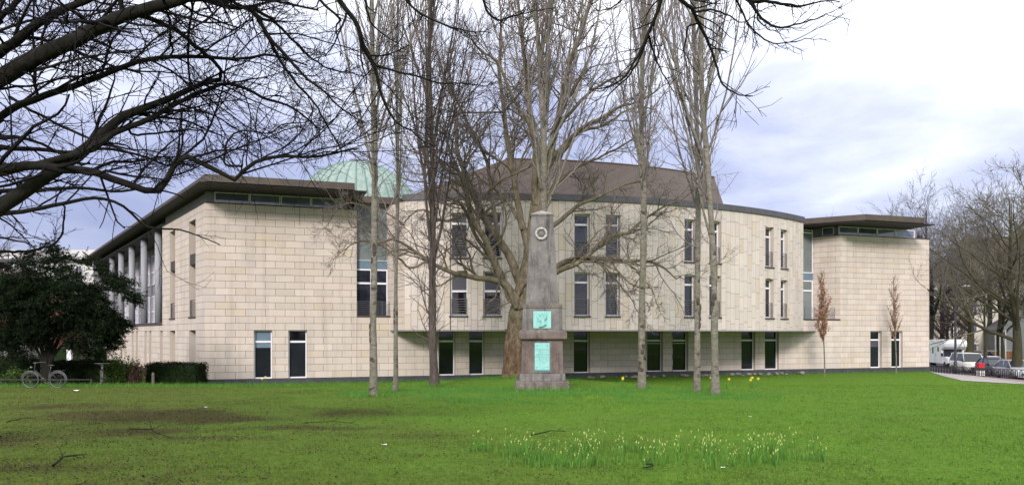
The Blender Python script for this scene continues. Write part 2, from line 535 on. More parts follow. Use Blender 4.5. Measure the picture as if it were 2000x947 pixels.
def strip(name, left, right, mat, dz, n=60, zfn=None, across=6):
    """a thin sheet laid on the ground between two polylines"""
    left = np.array(left, float); right = np.array(right, float)
    def res(p):
        d = np.r_[0, np.cumsum(np.hypot(*np.diff(p, axis=0).T))]
        t = np.linspace(0, d[-1], n)
        return np.stack([np.interp(t, d, p[:, 0]), np.interp(t, d, p[:, 1])], -1)
    a, b = res(left), res(right)
    w = np.linspace(0, 1, across)[None, :, None]
    P = a[:, None] * (1 - w) + b[:, None] * w
    Z = (zfn or gz)(P[..., 0], P[..., 1]) + dz
    V = np.concatenate([P, Z[..., None]], -1).reshape(-1, 3)
    i = (np.arange(n - 1)[:, None] * across + np.arange(across - 1)[None, :]).ravel()
    return tag(link(name, np_mesh(name, V, np.stack([i, i + 1, i + across + 1, i + across], -1)), mat), kind='structure')
PAVE = plain('pale_paving', (.34, .31, .30), .9, var=.12, scale=1.5)
def brick_pave():
    n = N('reddish_paving')
    a = n.noise(.6, 4); b = n.noise(22, 3)
    c = n.mix(.5, n.ramp(a, (.3, (.20, .125, .115)), (.7, (.25, .17, .155))), n.ramp(b, (.3, (.15, .10, .095)), (.7, (.29, .20, .185))))
    return n.done(c, .9)
BPAVE = brick_pave()
KERB = plain('pale_kerb', (.48, .45, .44), .85)
ASPH = plain('asphalt', (.052, .05, .052), .9, var=.2, scale=4)
ledge = [(33.5, 20), (33, 38), (30.3, 45.4), (30.0, 47.6), (28.75, 48.8), (30.9, 55), (33.6, 61.8), (38, 75), (50, 110)]
kl = [(34.5, 20), (33.2, 38), (30.9, 46.2), (31.5, 49.9), (32.3, 53.4), (34.8, 62.8), (38.3, 74), (51, 110)]
kl2 = [(x + .28, y) for x, y in kl]
hoop0, hoop1 = np.array((39.9, 73.5)), np.array((35.7, 53.0))
hd = (hoop0 - hoop1) / np.linalg.norm(hoop0 - hoop1)
def along(d, off):
    p = hoop1 + hd * d + np.array((hd[1], -hd[0])) * off
    return float(p[0]), float(p[1])
pav_r = [along(-36, 1.0), along(0, 1.0), along(22, 1.0), along(60, 1.0)]
strip('path', ledge, kl, PAVE, .025)
strip('path_kerb', kl, kl2, KERB, .045, across=2)
strip('pavement', kl2, pav_r, BPAVE, .03)
def roadz(x, y): return np.full_like(np.asarray(x, float), -.86)
strip('road', [along(-36, 1.15), along(60, 1.15)], [along(-36, 13), along(60, 13)], ASPH, 0, zfn=lambda x, y: np.minimum(gz(x, y) * 0 - .62, 0))
mb = MB()
for i in range(70):
    a, b = along(-20 + i * 1.0, 1.0), along(-20 + i * 1.0 + .985, 1.0); c, d = along(-20 + i + .985, 1.16), along(-20 + i, 1.16)
    z = G(*a) + .06
    mb.prism([a, d, c, b], -.8, z)
tag(mb.build('kerb', KERB), kind='structure')

# ------------------------------------------------------------------ the stone building
A = np.array((-18.0, 45.0))
U = np.array((.9474, .3201)); NRM = np.array((.3201, -.9474))          # along the front, outwards
LV = np.array((-.573, .8196)); LM = np.array((-.8196, -.573))         # along the flank, outwards
CC = np.array((-1.5, 78.6)); RR = 32.0                                # the curved bay
ZS, ZT, CH = .36, 10.72, .4144
ZSTOREY = ZS + 7 * CH
class Flat:
    def __init__(s, o, u, n): s.o, s.u, s.n = np.array(o, float), np.array(u, float), np.array(n, float)
    def pt(s, a, z, out=0.0):
        p = s.o + s.u * a + s.n * out
        return (p[0], p[1], z)
    def at(s, px, out=0.0):
        k = (px - CX) / F; o = s.o + s.n * out
        return (k * o[1] - o[0]) / (s.u[0] - k * s.u[1])
class Curve:
    def pt(s, a, z, out=0.0):
        q = a / RR
        return (CC[0] + (RR + out) * math.sin(q), CC[1] - (RR + out) * math.cos(q), z)
    def at(s, px, out=0.0):
        k = (px - CX) / F; R = RR + out
        a = 1 + k * k; b = -2 * (CC[0] * k + CC[1]); c = CC @ CC - R * R
        y = (-b - math.sqrt(b * b - 4 * a * c)) / (2 * a)
        return math.atan2(k * y - CC[0], CC[1] - y) * RR
FRONT, FLANK, BAY = Flat(A, U, NRM), Flat(A, LV, LM), Curve()
S_REC0 = FRONT.at(697); S_R = FRONT.at(1641); S_END = FRONT.at(1815)
BAY0, BAY1 = BAY.at(790), BAY.at(1569)
rc = np.array(FRONT.pt(S_R, 0)[:2])
SPL = Flat(rc, (-.73, .683), (-.683, -.73)); SPL_LEN = 2.3

def wbox(mb, w, s0, s1, z0, z1, o0, o1):
    return mb.hexa([w.pt(s0, z0, o1), w.pt(s1, z0, o1), w.pt(s1, z0, o0), w.pt(s0, z0, o0), w.pt(s0, z1, o1), w.pt(s1, z1, o1), w.pt(s1, z1, o0), w.pt(s0, z1, o0)])

BASE = (float(A[0]), float(A[1]), 0.0)
building = thing('stone_building', 'pale sandstone building with a curved windowed bay and dark overhanging roofs behind the obelisk', 'building', BASE)
joint_mb = MB()

def cut(rects, hole):
    out = []
    h0, h1, k0, k1 = hole
    for a0, a1, b0, b1 in rects:
        if h1 <= a0 or h0 >= a1 or k1 <= b0 or k0 >= b1:
            out.append((a0, a1, b0, b1)); continue
        if h0 > a0: out.append((a0, h0, b0, b1))
        if h1 < a1: out.append((h1, a1, b0, b1))
        c0, c1 = max(a0, h0), min(a1, h1)
        if k0 > b0: out.append((c0, c1, b0, k0))
        if k1 < b1: out.append((c0, c1, k1, b1))
    return out

def backing(w, s0, s1, z0, z1, holes, step=None, out=-.03):
    ss = sorted({s0, s1, *[h for a in holes for h in a[:2] if s0 < h < s1], *([] if not step else np.arange(s0 + step, s1, step))})
    zz = sorted({z0, z1, *[h for a in holes for h in a[2:] if z0 < h < z1]})
    for a0, a1 in zip(ss, ss[1:]):
        for b0, b1 in zip(zz, zz[1:]):
            m, k = (a0 + a1) / 2, (b0 + b1) / 2
            if any(h[0] < m < h[1] and h[2] < k < h[3] for h in holes): continue
            joint_mb.add([w.pt(a0, b0, out), w.pt(a1, b0, out), w.pt(a1, b1, out), w.pt(a0, b1, out)], [(0, 1, 2, 3)])

slabs = {'stone_slab': [], 'facing_panel': []}
JG = .009
def courses(w, s0, s1, z0, z1, holes, length=1.13, off=0.0):
    n = int(round((z1 - z0) / CH)); r = random.Random(int(s0 * 31) + int(z0 * 7) + 3)
    for i in range(n):
        b0 = z0 + i * CH; b1 = b0 + CH
        x = s0 - length * (.5 if i % 2 else 0) - off % length
        while x < s1:
            ln = length
            for q in holes_cut((max(x, s0), min(x + ln, s1), b0, b1), holes):
                slabs['stone_slab'].append((w, q))
            x += ln
def holes_cut(rect, holes):
    rs = [rect] if rect[1] - rect[0] > .03 else []
    for h in holes: rs = cut(rs, h)
    return [q for q in rs if q[1] - q[0] > .05 and q[3] - q[2] > .05]
def columns(w, s0, s1, z0, z1, holes):
    n = int(round((s1 - s0) / CH)); cw = (s1 - s0) / n; r = random.Random(5)
    for i in range(n):
        z = z0 - [0, .62, .3, .8, .12, .5][i % 6] - r.choice((0, .1))
        while z < z1:
            h = r.choice((.95, .95, 1.05, .85))
            for q in holes_cut((s0 + i * cw, s0 + (i + 1) * cw, max(z, z0), min(z + h, z1)), holes):
                if max(z, z0) + .05 < min(z + h, z1): slabs['facing_panel'].append((w, q))
            z += h

n_win = 0
def opening(w, s0, s1, z0, z1, depth=.3, transom=None, rail=0.0, mull=False, frame=WHITE, pane=GLASS, sill=False, top_pane=None, bar=.07, reveal=True, blind_or_tube=None):
    """a window: white frame as the part, panes, railing and sill as its sub-parts, and a stone reveal in the wall"""
    global n_win
    n_win += 1
    if reveal:
        d = -depth - .02; rv = MB()
        for a, b in ((s0, s0 + 1e-3), ):
            rv.add([w.pt(s0, z0, 0), w.pt(s0, z0, d), w.pt(s0, z1, d), w.pt(s0, z1, 0)], [(0, 1, 2, 3)])
            rv.add([w.pt(s1, z0, 0), w.pt(s1, z0, d), w.pt(s1, z1, d), w.pt(s1, z1, 0)], [(3, 2, 1, 0)])
            rv.add([w.pt(s0, z1, 0), w.pt(s1, z1, 0), w.pt(s1, z1, d), w.pt(s0, z1, d)], [(0, 1, 2, 3)])
            rv.add([w.pt(s0, z0, 0), w.pt(s1, z0, 0), w.pt(s1, z0, d), w.pt(s0, z0, d)], [(3, 2, 1, 0)])
    f = MB()
    o0, o1 = -depth, -depth + .06
    wbox(f, w, s0, s0 + bar, z0 + bar, z1 - bar, o0, o1); wbox(f, w, s1 - bar, s1, z0 + bar, z1 - bar, o0, o1)
    wbox(f, w, s0, s1, z0, z0 + bar, o0, o1 + .02); wbox(f, w, s0, s1, z1 - bar, z1, o0, o1)
    zs = [z0 + bar, z1 - bar]
    if transom:
        zt = z0 + (z1 - z0) * transom
        wbox(f, w, s0 + bar, s1 - bar, zt - .06, zt + .06, o0, o1 + .025)
        zs = [z0 + bar, zt - .06, zt + .06, z1 - bar]
    xs = [s0 + bar, s1 - bar]
    if mull:
        m = (s0 + s1) / 2
        for i in range(0, len(zs), 2): wbox(f, w, m - .05, m + .05, zs[i], zs[i + 1], o0, o1)
        xs = [s0 + bar, m - .05, m + .05, s1 - bar]
    fr = f.build('window', frame, building, True)
    for i in range(0, len(zs), 2):
        for j in range(0, len(xs), 2):
            p = MB(); wbox(p, w, xs[j] - .01, xs[j + 1] + .01, zs[i] - .01, zs[i + 1] + .01, o0 - .02, o0 + .02)
            p.build('pane', top_pane if (top_pane and i) else pane, fr)
    if blind_or_tube:
        zb1 = zs[1]; b = MB(); wbox(b, w, xs[0] + .01, xs[-1] - .01, zb1 - blind_or_tube[0] - blind_or_tube[1], zb1 - blind_or_tube[0], o0 + .022, o0 + .03); b.build('blind_or_tube', blind_or_tube[2], fr)  # same strip serves the blinds and the painted tube lamps
    if reveal: rv.build('reveal', REVEAL, fr)
    if rail:
        r = MB(); zr = z0 + (z1 - z0) * rail; nb = 7
        for i in range(nb):
            z = z0 + .12 + (zr - z0 - .12) * i / (nb - 1)
            wbox(r, w, s0 + .02, s1 - .02, z - (.022 if i == nb - 1 else .014), z + (.022 if i == nb - 1 else .014), -.12, -.085)
        for x in (s0 + .04, s1 - .07):
            wbox(r, w, x, x + .03, z0 + .03, zr + .01, -.083, -.055)
        r.build('railing', STEEL, fr)
    if sill:
        s_ = MB(); wbox(s_, w, s0 - .05, s1 + .05, z0 - .09, z0 - .003, -depth, .07)
        s_.build('sill', SILL, fr)
    return fr

# the front: ground floor windows along the whole length
ground_px = [(496, 531.5), (563.5, 599.5), (857, 889), (916.5, 946), (1121, 1152), (1264, 1294.5), (1314, 1344), (1448, 1475), (1494, 1521), (1700, 1722), (1741, 1763)]
G_HOLES = []
for a, b in ground_px:
    s0, s1 = FRONT.at(a), FRONT.at(b)
    G_HOLES.append((s0, s1, ZS, ZSTOREY))
sg = FRONT.at(1062); G_HOLES.append((sg - .5, sg + .5, ZS, ZSTOREY))
for i, (s0, s1, z0, z1) in enumerate(G_HOLES):
    opening(FRONT, s0, s1, z0, z1, .3, .76, pane=GLASS, top_pane=BLUEPANEL if i in (0,) else GLASS, blind_or_tube={0: (.02, .28, BLUEPANEL), 3: (.03, .12, BLIND), 5: (.12, .05, TUBELIGHT), 6: (.12, .05, TUBELIGHT), 9: (.0, .5, BLIND)}.get(i))
ZB = ZS + 9 * CH
backing(FRONT, 0, S_END, ZS, ZB, G_HOLES)
backing(FRONT, 0, S_REC0, ZB, ZT, [])
backing(FRONT, S_R, S_END, ZB, ZT, [])
courses(FRONT, 0, S_REC0, ZS, ZT, G_HOLES, 1.13, .57)
courses(FRONT, S_REC0, S_R, ZS, ZB, G_HOLES, 1.13, .3)
courses(FRONT, S_R, S_END, ZS, ZT, G_HOLES, 1.13, .4)
# splayed return beside the far block
backing(SPL, 0, SPL_LEN, ZB, ZT, []); courses(SPL, 0, SPL_LEN, ZB, ZT, [], 1.13, .2)
# end wall, away from the camera
END = Flat(FRONT.pt(S_END, 0)[:2], -NRM, U)
backing(END, 0, 24, ZS, ZT, []); courses(END, 0, 24, ZS, ZT, [], 1.13, .3)
# flank
F_TALL = [(FLANK.at(382), FLANK.at(369)), (FLANK.at(342), FLANK.at(331.5))]
FL_END, FL_BLK = 51.5, FLANK.at(317)
F_HOLES = [(a, b, ZB + .02, 10.04) for a, b in F_TALL] + [(a, b, ZS, ZSTOREY) for a, b in F_TALL]
F_HOLES += [(12.35, 13.35, ZS, ZSTOREY)]
for k in range(6):
    for q in (16.65, 18.6):
        F_HOLES.append((q + k * 6.05, q + k * 6.05 + .95, ZS, ZSTOREY))
ZL = ZS + 8.5 * CH
for (s0, s1, z0, z1) in F_HOLES[2:]:
    opening(FLANK, s0, s1, z0, z1, .55, .76)
for (s0, s1, z0, z1) in F_HOLES[:2]:
    opening(FLANK, s0, s1, z0, 6.8, .75, .75, rail=.38, reveal=False)
    opening(FLANK, s0, s1, 7.55, z1, .75, None, reveal=False)
    d = -.78; wall_mb = MB()
    wall_mb.add([FLANK.pt(s0, z0, 0), FLANK.pt(s0, z0, d), FLANK.pt(s0, z1, d), FLANK.pt(s0, z1, 0)], [(0, 1, 2, 3)])
    wall_mb.add([FLANK.pt(s1, z0, 0), FLANK.pt(s1, z0, d), FLANK.pt(s1, z1, d), FLANK.pt(s1, z1, 0)], [(3, 2, 1, 0)])
    wall_mb.add([FLANK.pt(s0, z1, 0), FLANK.pt(s1, z1, 0), FLANK.pt(s1, z1, d), FLANK.pt(s0, z1, d)], [(0, 1, 2, 3)])
    wall_mb.build('reveal', REVEAL, building, True)
    b = MB(); wbox(b, FLANK, s0 + .01, s1 - .01, 7.35, 8.0, -.5, -.06); b.build('window_box', SILL, building, True)
    b = MB(); wbox(b, FLANK, s0 + .01, s1 - .01, 6.8, 7.55, -.76, -.7); b.build('spandrel', REVEAL, building, True)
    b = MB(); wbox(b, FLANK, s0 - .04, s1 + .04, z0 - .1, z0, -.75, .05); b.build('sill', SILL, building, True)
backing(FLANK, 0, FL_BLK, ZS, ZT, F_HOLES); backing(FLANK, FL_BLK, FL_END, ZS, ZL, F_HOLES)
courses(FLANK, 0, FL_BLK, ZS, ZT, F_HOLES, 1.13, .5)
courses(FLANK, FL_BLK, FL_END, ZS, ZS + 8 * CH, F_HOLES, 1.13, .2)
# return of the block into the loggia, loggia back wall, ledge, columns
RET = Flat(FLANK.pt(FL_BLK, 0)[:2], -LM, LV)
backing(RET, 0, 2.4, ZL, ZT + .4, []); courses(RET, 0, 2.4, ZL - .17, ZT, [], 1.13, .3)
b = MB(); wbox(b, FLANK, FL_BLK + .02, FL_END, ZL - .2, ZL, -2.4, .06); b.build('ledge', SILL, building, True)
b = MB(); wbox(b, FLANK, FL_BLK, FL_END, ZL, 11.4, -2.6, -2.4); b.build('loggia_wall', RENDER, building, True)
b = MB(); wbox(b, FLANK, FL_BLK + .02, FL_END, 10.85, 11.0, -2.4, -.0); b.build('loggia_ceiling', SOFFIT, building, True)
class Loggia(Flat):
    pass
LOG = Flat(np.array(A) + LM * -2.4, LV, LM)
for k in range(6):
    t0 = FL_BLK + .25 + k * 6.05
    for q in (.35, 2.1, 3.85):
        for z0, z1 in ((ZL + .15, 6.5), (7.5, 10.2)):
            opening(LOG, t0 + q, t0 + q + 1.35, z0, z1, -.02, .42, mull=True, reveal=False, pane=GLASSB, bar=.08)
for k in range(6):
    p = FLANK.pt(16.3 + k * 6.05, 0, -.45)
    mb = MB(); mb.lathe((p[0], p[1], 0), [(.0, ZL - .05), (.27, ZL - .05), (.27, 10.86), (0, 10.86)], 20)
    mb.build('column', COLUMN, building, True)

# the curved bay
bay_px = [(879, 913), (944, 979), (1122, 1152), (1183, 1211), (1337, 1359), (1385.5, 1408), (1495, 1511), (1525, 1538.5)]
B_HOLES = []
ZBAY = 11.18
for i, (a, b) in enumerate(bay_px):
    s0, s1 = BAY.at(a), BAY.at(b)
    for fl, (z0, z1) in enumerate(((4.14, 6.82), (7.66, 10.38))):
        B_HOLES.append((s0, s1, z0, z1))
        opening(BAY, s0, s1, z0, z1, .34, .56 if (i < 2 and fl == 0) else .77, rail=.38, sill=True, pane=BLIND if (i in (4, 6, 7) and fl) else GLASSU, top_pane=BLIND if i < 2 else GLASSU, bar=.08)
backing(BAY, BAY0, BAY1, ZSTOREY, ZBAY, B_HOLES, .8); columns(BAY, BAY0, BAY1, ZSTOREY, ZBAY, B_HOLES)
lp = np.array(BAY.pt(BAY0, 0)[:2]); LSIDE = Flat(lp, (-.6, .8), (-.8, -.6))
backing(LSIDE, 0, 2.6, ZSTOREY, ZBAY, []); courses(LSIDE, 0, 2.6, ZB, ZB + 17 * CH, [], 1.13, .3); courses(LSIDE, 0, 2.6, ZSTOREY, ZSTOREY + 2 * CH, [], 1.13, .3)
RSIDE = Flat(BAY.pt(BAY1, 0)[:2], -NRM, U)
backing(RSIDE, 0, 8, ZSTOREY, ZBAY, [], out=0)
arc = [BAY.pt(s, 0)[:2] for s in np.linspace(BAY0, BAY1, 40)]
fp = [FRONT.pt(FRONT_s, 0, -.05)[:2] for FRONT_s in (S_R - 1, S_REC0 + .3)]
b = MB(); b.prism(arc + [FRONT.pt(S_R - 2.2, 0, -.05)[:2], (float(lp[0] - .6 * 2.4), float(lp[1] + .8 * 2.4))], ZSTOREY - .06, ZSTOREY - .004); b.build('bay_soffit', RENDER, building, True)
b = MB()
aa = np.linspace(BAY0 - .1, BAY1 + .05, 44)
for s0, s1 in zip(aa, aa[1:]): wbox(b, BAY, s0, s1, ZBAY, 11.56, -1.2, .10)
b.build('coping', COPING, building, True)

# slabs: the ones that show largest are parts of their own, the rest one part
unit = bpy.data.meshes.new('stone_slab')
unit.from_pydata([(x, y, z) for z in (-.5, .5) for y in (-.5, .5) for x in (-.5, .5)], [], [(0, 2, 3, 1), (4, 5, 7, 6), (0, 1, 5, 4), (1, 3, 7, 5), (3, 2, 6, 7), (2, 0, 4, 6)])
unit.materials.append(STONE)
unitp = unit.copy(); unitp.name = 'facing_panel'; unitp.materials.clear(); unitp.materials.append(PANEL)
jr = random.Random(11)
for nm, me_, mat in (('stone_slab', unit, STONE), ('facing_panel', unitp, PANEL)):
    rows = []
    for w, (s0, s1, z0, z1) in slabs[nm]:
        sm_, zm = (s0 + s1) / 2, (z0 + z1) / 2
        p = np.array(w.pt(sm_, zm)); e = np.array(w.pt(sm_ + .01, zm)) - np.array(w.pt(sm_ - .01, zm))
        e /= np.linalg.norm(e); n_ = np.array(w.pt(sm_, zm, 1)) - p
        facing = max(0, -(n_ @ (p - np.array((0, 0, EYE)))) / np.linalg.norm(p)) if w not in (END,) else 0
        rows.append((facing * (s1 - s0) * (z1 - z0) / p[1] ** 2, w, s0, s1, z0, z1, e, p, n_))
    rows.sort(key=lambda r: -r[0])
    rest = MB()
    for i, (q, w, s0, s1, z0, z1, e, p, n_) in enumerate(rows):
        out = jr.uniform(-.004, .004)
        if i < 300:
            T = .028
            c = p + n_ * (out - T / 2)
            o = bpy.data.objects.new(nm, me_); COL.objects.link(o)
            o.parent = building
            o.location = Vector(c) - Vector(BASE)
            o.rotation_euler = (0, 0, math.atan2(e[1], e[0]))
            o.scale = (s1 - s0 - 2 * JG, T, z1 - z0 - 2 * JG)
        else:
            wbox(rest, w, s0 + JG, s1 - JG, z0 + JG, z1 - JG, -.028 + out, out)
    tag(rest.build(nm, mat, building, True), kind='stuff')

# glazed recesses with small balconies
def recess(w, s0, s1, out, top, big, spl0, spl1, win_t, doors):
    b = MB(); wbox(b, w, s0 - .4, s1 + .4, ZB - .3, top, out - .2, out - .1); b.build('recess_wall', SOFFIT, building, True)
    ww = Flat(w.o + w.n * out, w.u, w.n)
    opening(ww, s0, s1, spl1 + .02, top, .02, None if big else .93, reveal=False, pane=GLASSG, top_pane=GLASS, bar=.07, frame=GREYFRAME if big else WHITE)
    b = MB(); wbox(b, ww, s0, s1, spl0, spl1, -.06, .03); b.build('spandrel_panel', BLUEPANEL, building, True)
    opening(ww, s0, s1, ZB + .02, spl0 - .02, .02, win_t, mull=doors, reveal=False, pane=GLASS if doors else GLASSG, bar=.1)
D0 = 48.3
zz = lambda py, D: EYE - (py - HY) * D / F
sL1 = FRONT.at(757.5, -.4)
recess(FRONT, S_REC0 - .12, sL1, -.4, 11.2, True, zz(525, 48.6), zz(511, 48.6), .70, True)
sR0, sR1 = FRONT.at(1560, -1.9), FRONT.at(1587, -1.9)
recess(FRONT, sR0, sR1, -1.9, 11.3, False, zz(546, 60.5), zz(533, 60.5), .74, False)
for (s0, s1, o0, o1, r0) in ((S_REC0 + .01, FRONT.at(789), -.38, .05, .62), (FRONT.at(1571, .0), S_R - .02, -1.88, .05, .55)):
    b = MB(); wbox(b, FRONT, s0, s1, ZB + .003, ZB + .11, o0, o1); b.build('balcony_slab', SILL, building, True)
    r = MB()
    for i in range(7):
        z = ZB + .22 + i * .125
        wbox(r, FRONT, s0 + .02, s1 - r0, z - .012, z + .012, -.02, .01)
    for x in np.linspace(s0 + .02, s1 - r0, 4): wbox(r, FRONT, x - .015, x + .015, ZB + .113, ZB + 1.0, .013, .038)
    r.build('balcony_railing', STEEL, building, True)
# plinth
b = MB(); wbox(b, FRONT, -.02, S_END + .02, -.6, ZS - .006, -.4, .012); wbox(b, FLANK, .02, FL_END, -.6, ZS - .006, -.4, .012); wbox(b, END, .02, 24, -.6, ZS - .006, -.4, .012)
b.build('plinth', SLATE, building, True)
tag(joint_mb.build('joint_backing', JOINT, building, True))

# clerestories and roofs
def clerestory(w, px, z0, z1, out, s0, s1):
    b = MB(); wbox(b, w, s0, s1, ZT + .055, 11.395, out - .3, out - .06); b.build('clerestory_wall', RENDER, building, True)
    b = MB(); wbox(b, w, s0 - .02, s1 + .02, ZT - .002, ZT + .055, out - .3, .05); b.build('wall_cap', SILL, building, True)
    for a, b_ in px:
        ww = Flat(w.o + w.n * out, w.u, w.n)
        opening(ww, w.at(a, out), w.at(b_, out), z0, z1, .03, None, reveal=False, pane=GLASSB, bar=.05, frame=WHITE)
clerestory(FRONT, [(419, 487), (488, 547.5), (549, 607), (608, 667)], ZT + .06, 11.39, -.10, .0, S_REC0 - .55)
clerestory(FRONT, [(1638, 1675.5), (1676, 1713), (1713.5, 1748), (1748.5, 1786)], ZT + .06, 11.405, -.10, S_R - .0, S_END - 1.2)
clerestory(SPL, [(1628.5, 1606)], ZT + .06, 11.405, -.10, .12, SPL_LEN)
clerestory(FLANK, [], 0, 0, -.15, .2, FL_BLK)
b = MB(); wbox(b, FRONT, S_END - 1.2, S_END + .02, ZT, ZT + .08, -.5, .05); b.build('wall_cap', SILL, building, True)
p = FRONT.pt(FRONT.at(1797, -.3), 0, -.3)
b = MB(); b.cyl((p[0], p[1], ZT + .06), (p[0], p[1], 11.42), .19, 16); b.build('roof_post', COPING, building, True)
def meet(o1, d1, o2, d2):
    t = np.linalg.solve(np.array([d1, -d2]).T, o2 - o1)[0]
    return o1 + d1 * t
def roof(front_off, flank_off, s_end, back, z0, z1, name, mat, z0b=None):
    c0 = meet(A + NRM * front_off, U, A + LM * flank_off, LV)
    c1 = np.array(FRONT.pt(s_end, 0, front_off)[:2]); c2 = np.array(FRONT.pt(s_end, 0, -back)[:2])
    c3 = A + LV * (FL_END + .5) - LM * 12; c4 = A + LV * (FL_END + .5) + LM * flank_off
    mid = np.array(FRONT.pt(3.0, 0, -back)[:2])
    mb = MB(); mb.prism([tuple(x) for x in (c0, c1, c2, mid, c3, c4)], z0, z1); return mb.build(name, mat, building, True)
s693 = FRONT.at(693, 2.8); s718 = FRONT.at(717, 2.7)
roof(2.8, .62, s693, 14, 11.47, 11.86, 'roof_fascia', FASCIA)
roof(2.7, .9, s718, 13, 11.40, 11.468, 'roof_slab', SOFFIT)
# sloping underside
def under(w, s0, s1, off, zi=11.50, zo=11.61, out=-.1):
    b = MB(); b.add([w.pt(s0, zi, out), w.pt(s1, zi, out), w.pt(s1, zo, off), w.pt(s0, zo, off), w.pt(s0, zo + .02, out), w.pt(s1, zo + .02, out)], [(0, 3, 2, 1), (0, 1, 5, 4), (4, 5, 2, 3)])
    b.build('roof_underside', SOFFIT, building, True)
def roof_r(front_off, ext, back, z0, z1, name, mat):
    pts = [FRONT.pt(S_R - .15, 0, front_off), FRONT.pt(S_END + ext, 0, front_off), FRONT.pt(S_END + ext, 0, -back), FRONT.pt(S_R - 8, 0, -back), FRONT.pt(S_R - 8, 0, -1.0),
           SPL.pt(SPL_LEN + 1.6, 0, front_off)]
    mb = MB(); mb.prism([q[:2] for q in pts], z0, z1); mb.build(name, mat, building, True)
sx = FRONT.at(1806, 2.8) - S_END
roof_r(2.8, sx, 22, 11.50, 11.92, 'roof_fascia', FASCIA)
roof_r(2.7, FRONT.at(1827, 2.7) - S_END, 21, 11.42, 11.498, 'roof_slab', SOFFIT)
# flat roof over the middle, brown roof above the bay
mid = [FRONT.pt(S_REC0 - 1.5, 0, -1.4), FRONT.pt(S_R + 1, 0, -2.4), FRONT.pt(S_R + 1, 0, -24), FRONT.pt(S_REC0 - 1.5, 0, -24)]
b = MB(); b.prism([q[:2] for q in mid], 11.2, 11.52); b.build('flat_roof', SOFFIT, building, True)
def ring(R, z, s0, s1, n):
    return [BAY.pt(s, z, R - RR) for s in np.linspace(s0, s1, n)]
n_ = 13
def atR(px, R): return BAY.at(px, R - RR)
rb0, rb1 = atR(785, 31.0), atR(1416, 31.0); rt0, rt1 = atR(988, 26.2), atR(1395, 26.2)
bot = ring(31.0, 11.5, rb0, rb1, n_); top = ring(26.2, 14.95, rt0, rt1, n_)
back = np.array((-NRM[0], -NRM[1], 0)) * 12
b = MB()
fs = [(i, i + 1, n_ + i + 1, n_ + i) for i in range(n_ - 1)]
bb = [tuple(np.array(q) + back) for q in (bot[0], bot[-1], top[0], top[-1])]
k = 2 * n_
b.add(bot + top + bb, fs + [(n_ - 1, k + 1, k + 3, 2 * n_ - 1), (0, n_, k + 2, k), (k, k + 2, k + 3, k + 1), tuple(range(n_, 2 * n_)) + (k + 3, k + 2)])
b.build('bay_roof', ROOF, building, True)
b = MB()
b.tube([np.array(q) + (0, 0, .02) for q in top], .06, 6)
b.build('roof_ridge', ROOF, building, True)
# low brown roof edge between the recess and the bay
b = MB(); wbox(b, FRONT, S_REC0 - .6, FRONT.at(800), 11.2, 11.62, -1.0, .1); b.build('roof_edge', FASCIA, building, True)
# hidden back wall
pts = [END.pt(24, 0)[:2], FRONT.pt(6, 0, -24)[:2], FLANK.pt(FL_END, 0, -12)[:2], FLANK.pt(FL_END, 0, 0)[:2]]
b = MB()
for p, q in zip(pts, pts[1:]): b.add([(*p, -.5), (*q, -.5), (*q, 11.5), (*p, 11.5)], [(0, 1, 2, 3)])
b.build('rear_wall', RENDER, building, True)

# dome on the roof
RIBM = plain('rib_patina', (.13, .20, .175), .6)
dc = W(698, 318, 80)
dome = thing('copper_dome', 'pale green ribbed copper dome with a small lantern rising over the roof', 'dome', (dc[0], dc[1], 11.4))
Rd = 6.7
prof = [(Rd * math.cos(q), dc[2] - Rd + Rd * math.sin(q)) for q in np.linspace(.02, math.pi / 2 - .02, 16)]
b = MB(); b.lathe((dc[0], dc[1], 0), [(Rd * 1.0, 11.4)] + prof, 48); b.build('shell', PATINA, dome, True)
for k in range(36):
    q = 2 * math.pi * k / 36
    if math.sin(q) > .35: continue
    b = MB(); b.tube([(dc[0] + (r + .02) * math.cos(q), dc[1] + (r + .02) * math.sin(q), z) for r, z in prof[::2]], .085, 5); b.build('rib', RIBM, dome, True)
b = MB(); b.lathe((dc[0], dc[1], dc[2] - .1), [(.55, -.3), (.55, .1), (.85, .12), (.85, .26), (.1, .42), (0, .42)], 20); b.build('lantern', COPING, dome, True)

# ------------------------------------------------------------------ the obelisk
MD = 26.0
PX = MD / F
mx0 = (1060 - CX) * PX
mz = lambda py: EYE - (py - HY) * PX
MLOC = (mx0, MD + .95, G(mx0, MD))
mon = thing('obelisk_monument', 'weathered stone obelisk with turquoise bronze plaques on a stepped pedestal in the lawn', 'monument', MLOC)
cy = MD + .95
def tier(name, w0, w1, py0, py1, mat, bev=.02, dz=0):
    mb = MB(); mb.frustum(mx0, cy, mz(py0) + dz, mz(py1), w0 * PX, w0 * PX, w1 * PX, w1 * PX)
    return mb.build(name, mat, mon, True, bev)
tier('base_step', 113, 105, 768, 744.5, MON_BASE, .05, -.25)
tier('plinth', 91, 89, 744.6, 730, MON_GREY, .015)
ped = tier('pedestal', 83, 80, 730, 663, MON_PINK, .015)
tier('cornice', 96, 97.5, 662, 649.5, MON_PINK, .03)
tier('cornice_neck', 86, 95, 664.5, 661.6, MON_PINK, .008)
tier('cornice_cap', 97, 82, 649.6, 642.5, MON_BASE, .01)
tier('upper_block', 79, 77, 643, 600.5, MON_GREY, .012)
tier('block_cap', 80, 78, 600.6, 595, MON_BASE, .012)
tier('block_weathering', 78, 67, 595.1, 590, MON_BASE, .01)
sh = tier('shaft', 65.5, 43.5, 590.2, 416, MON_GREY, .02)
tier('cap_band', 46, 46, 416.2, 412.8, MON_GREY, .008)
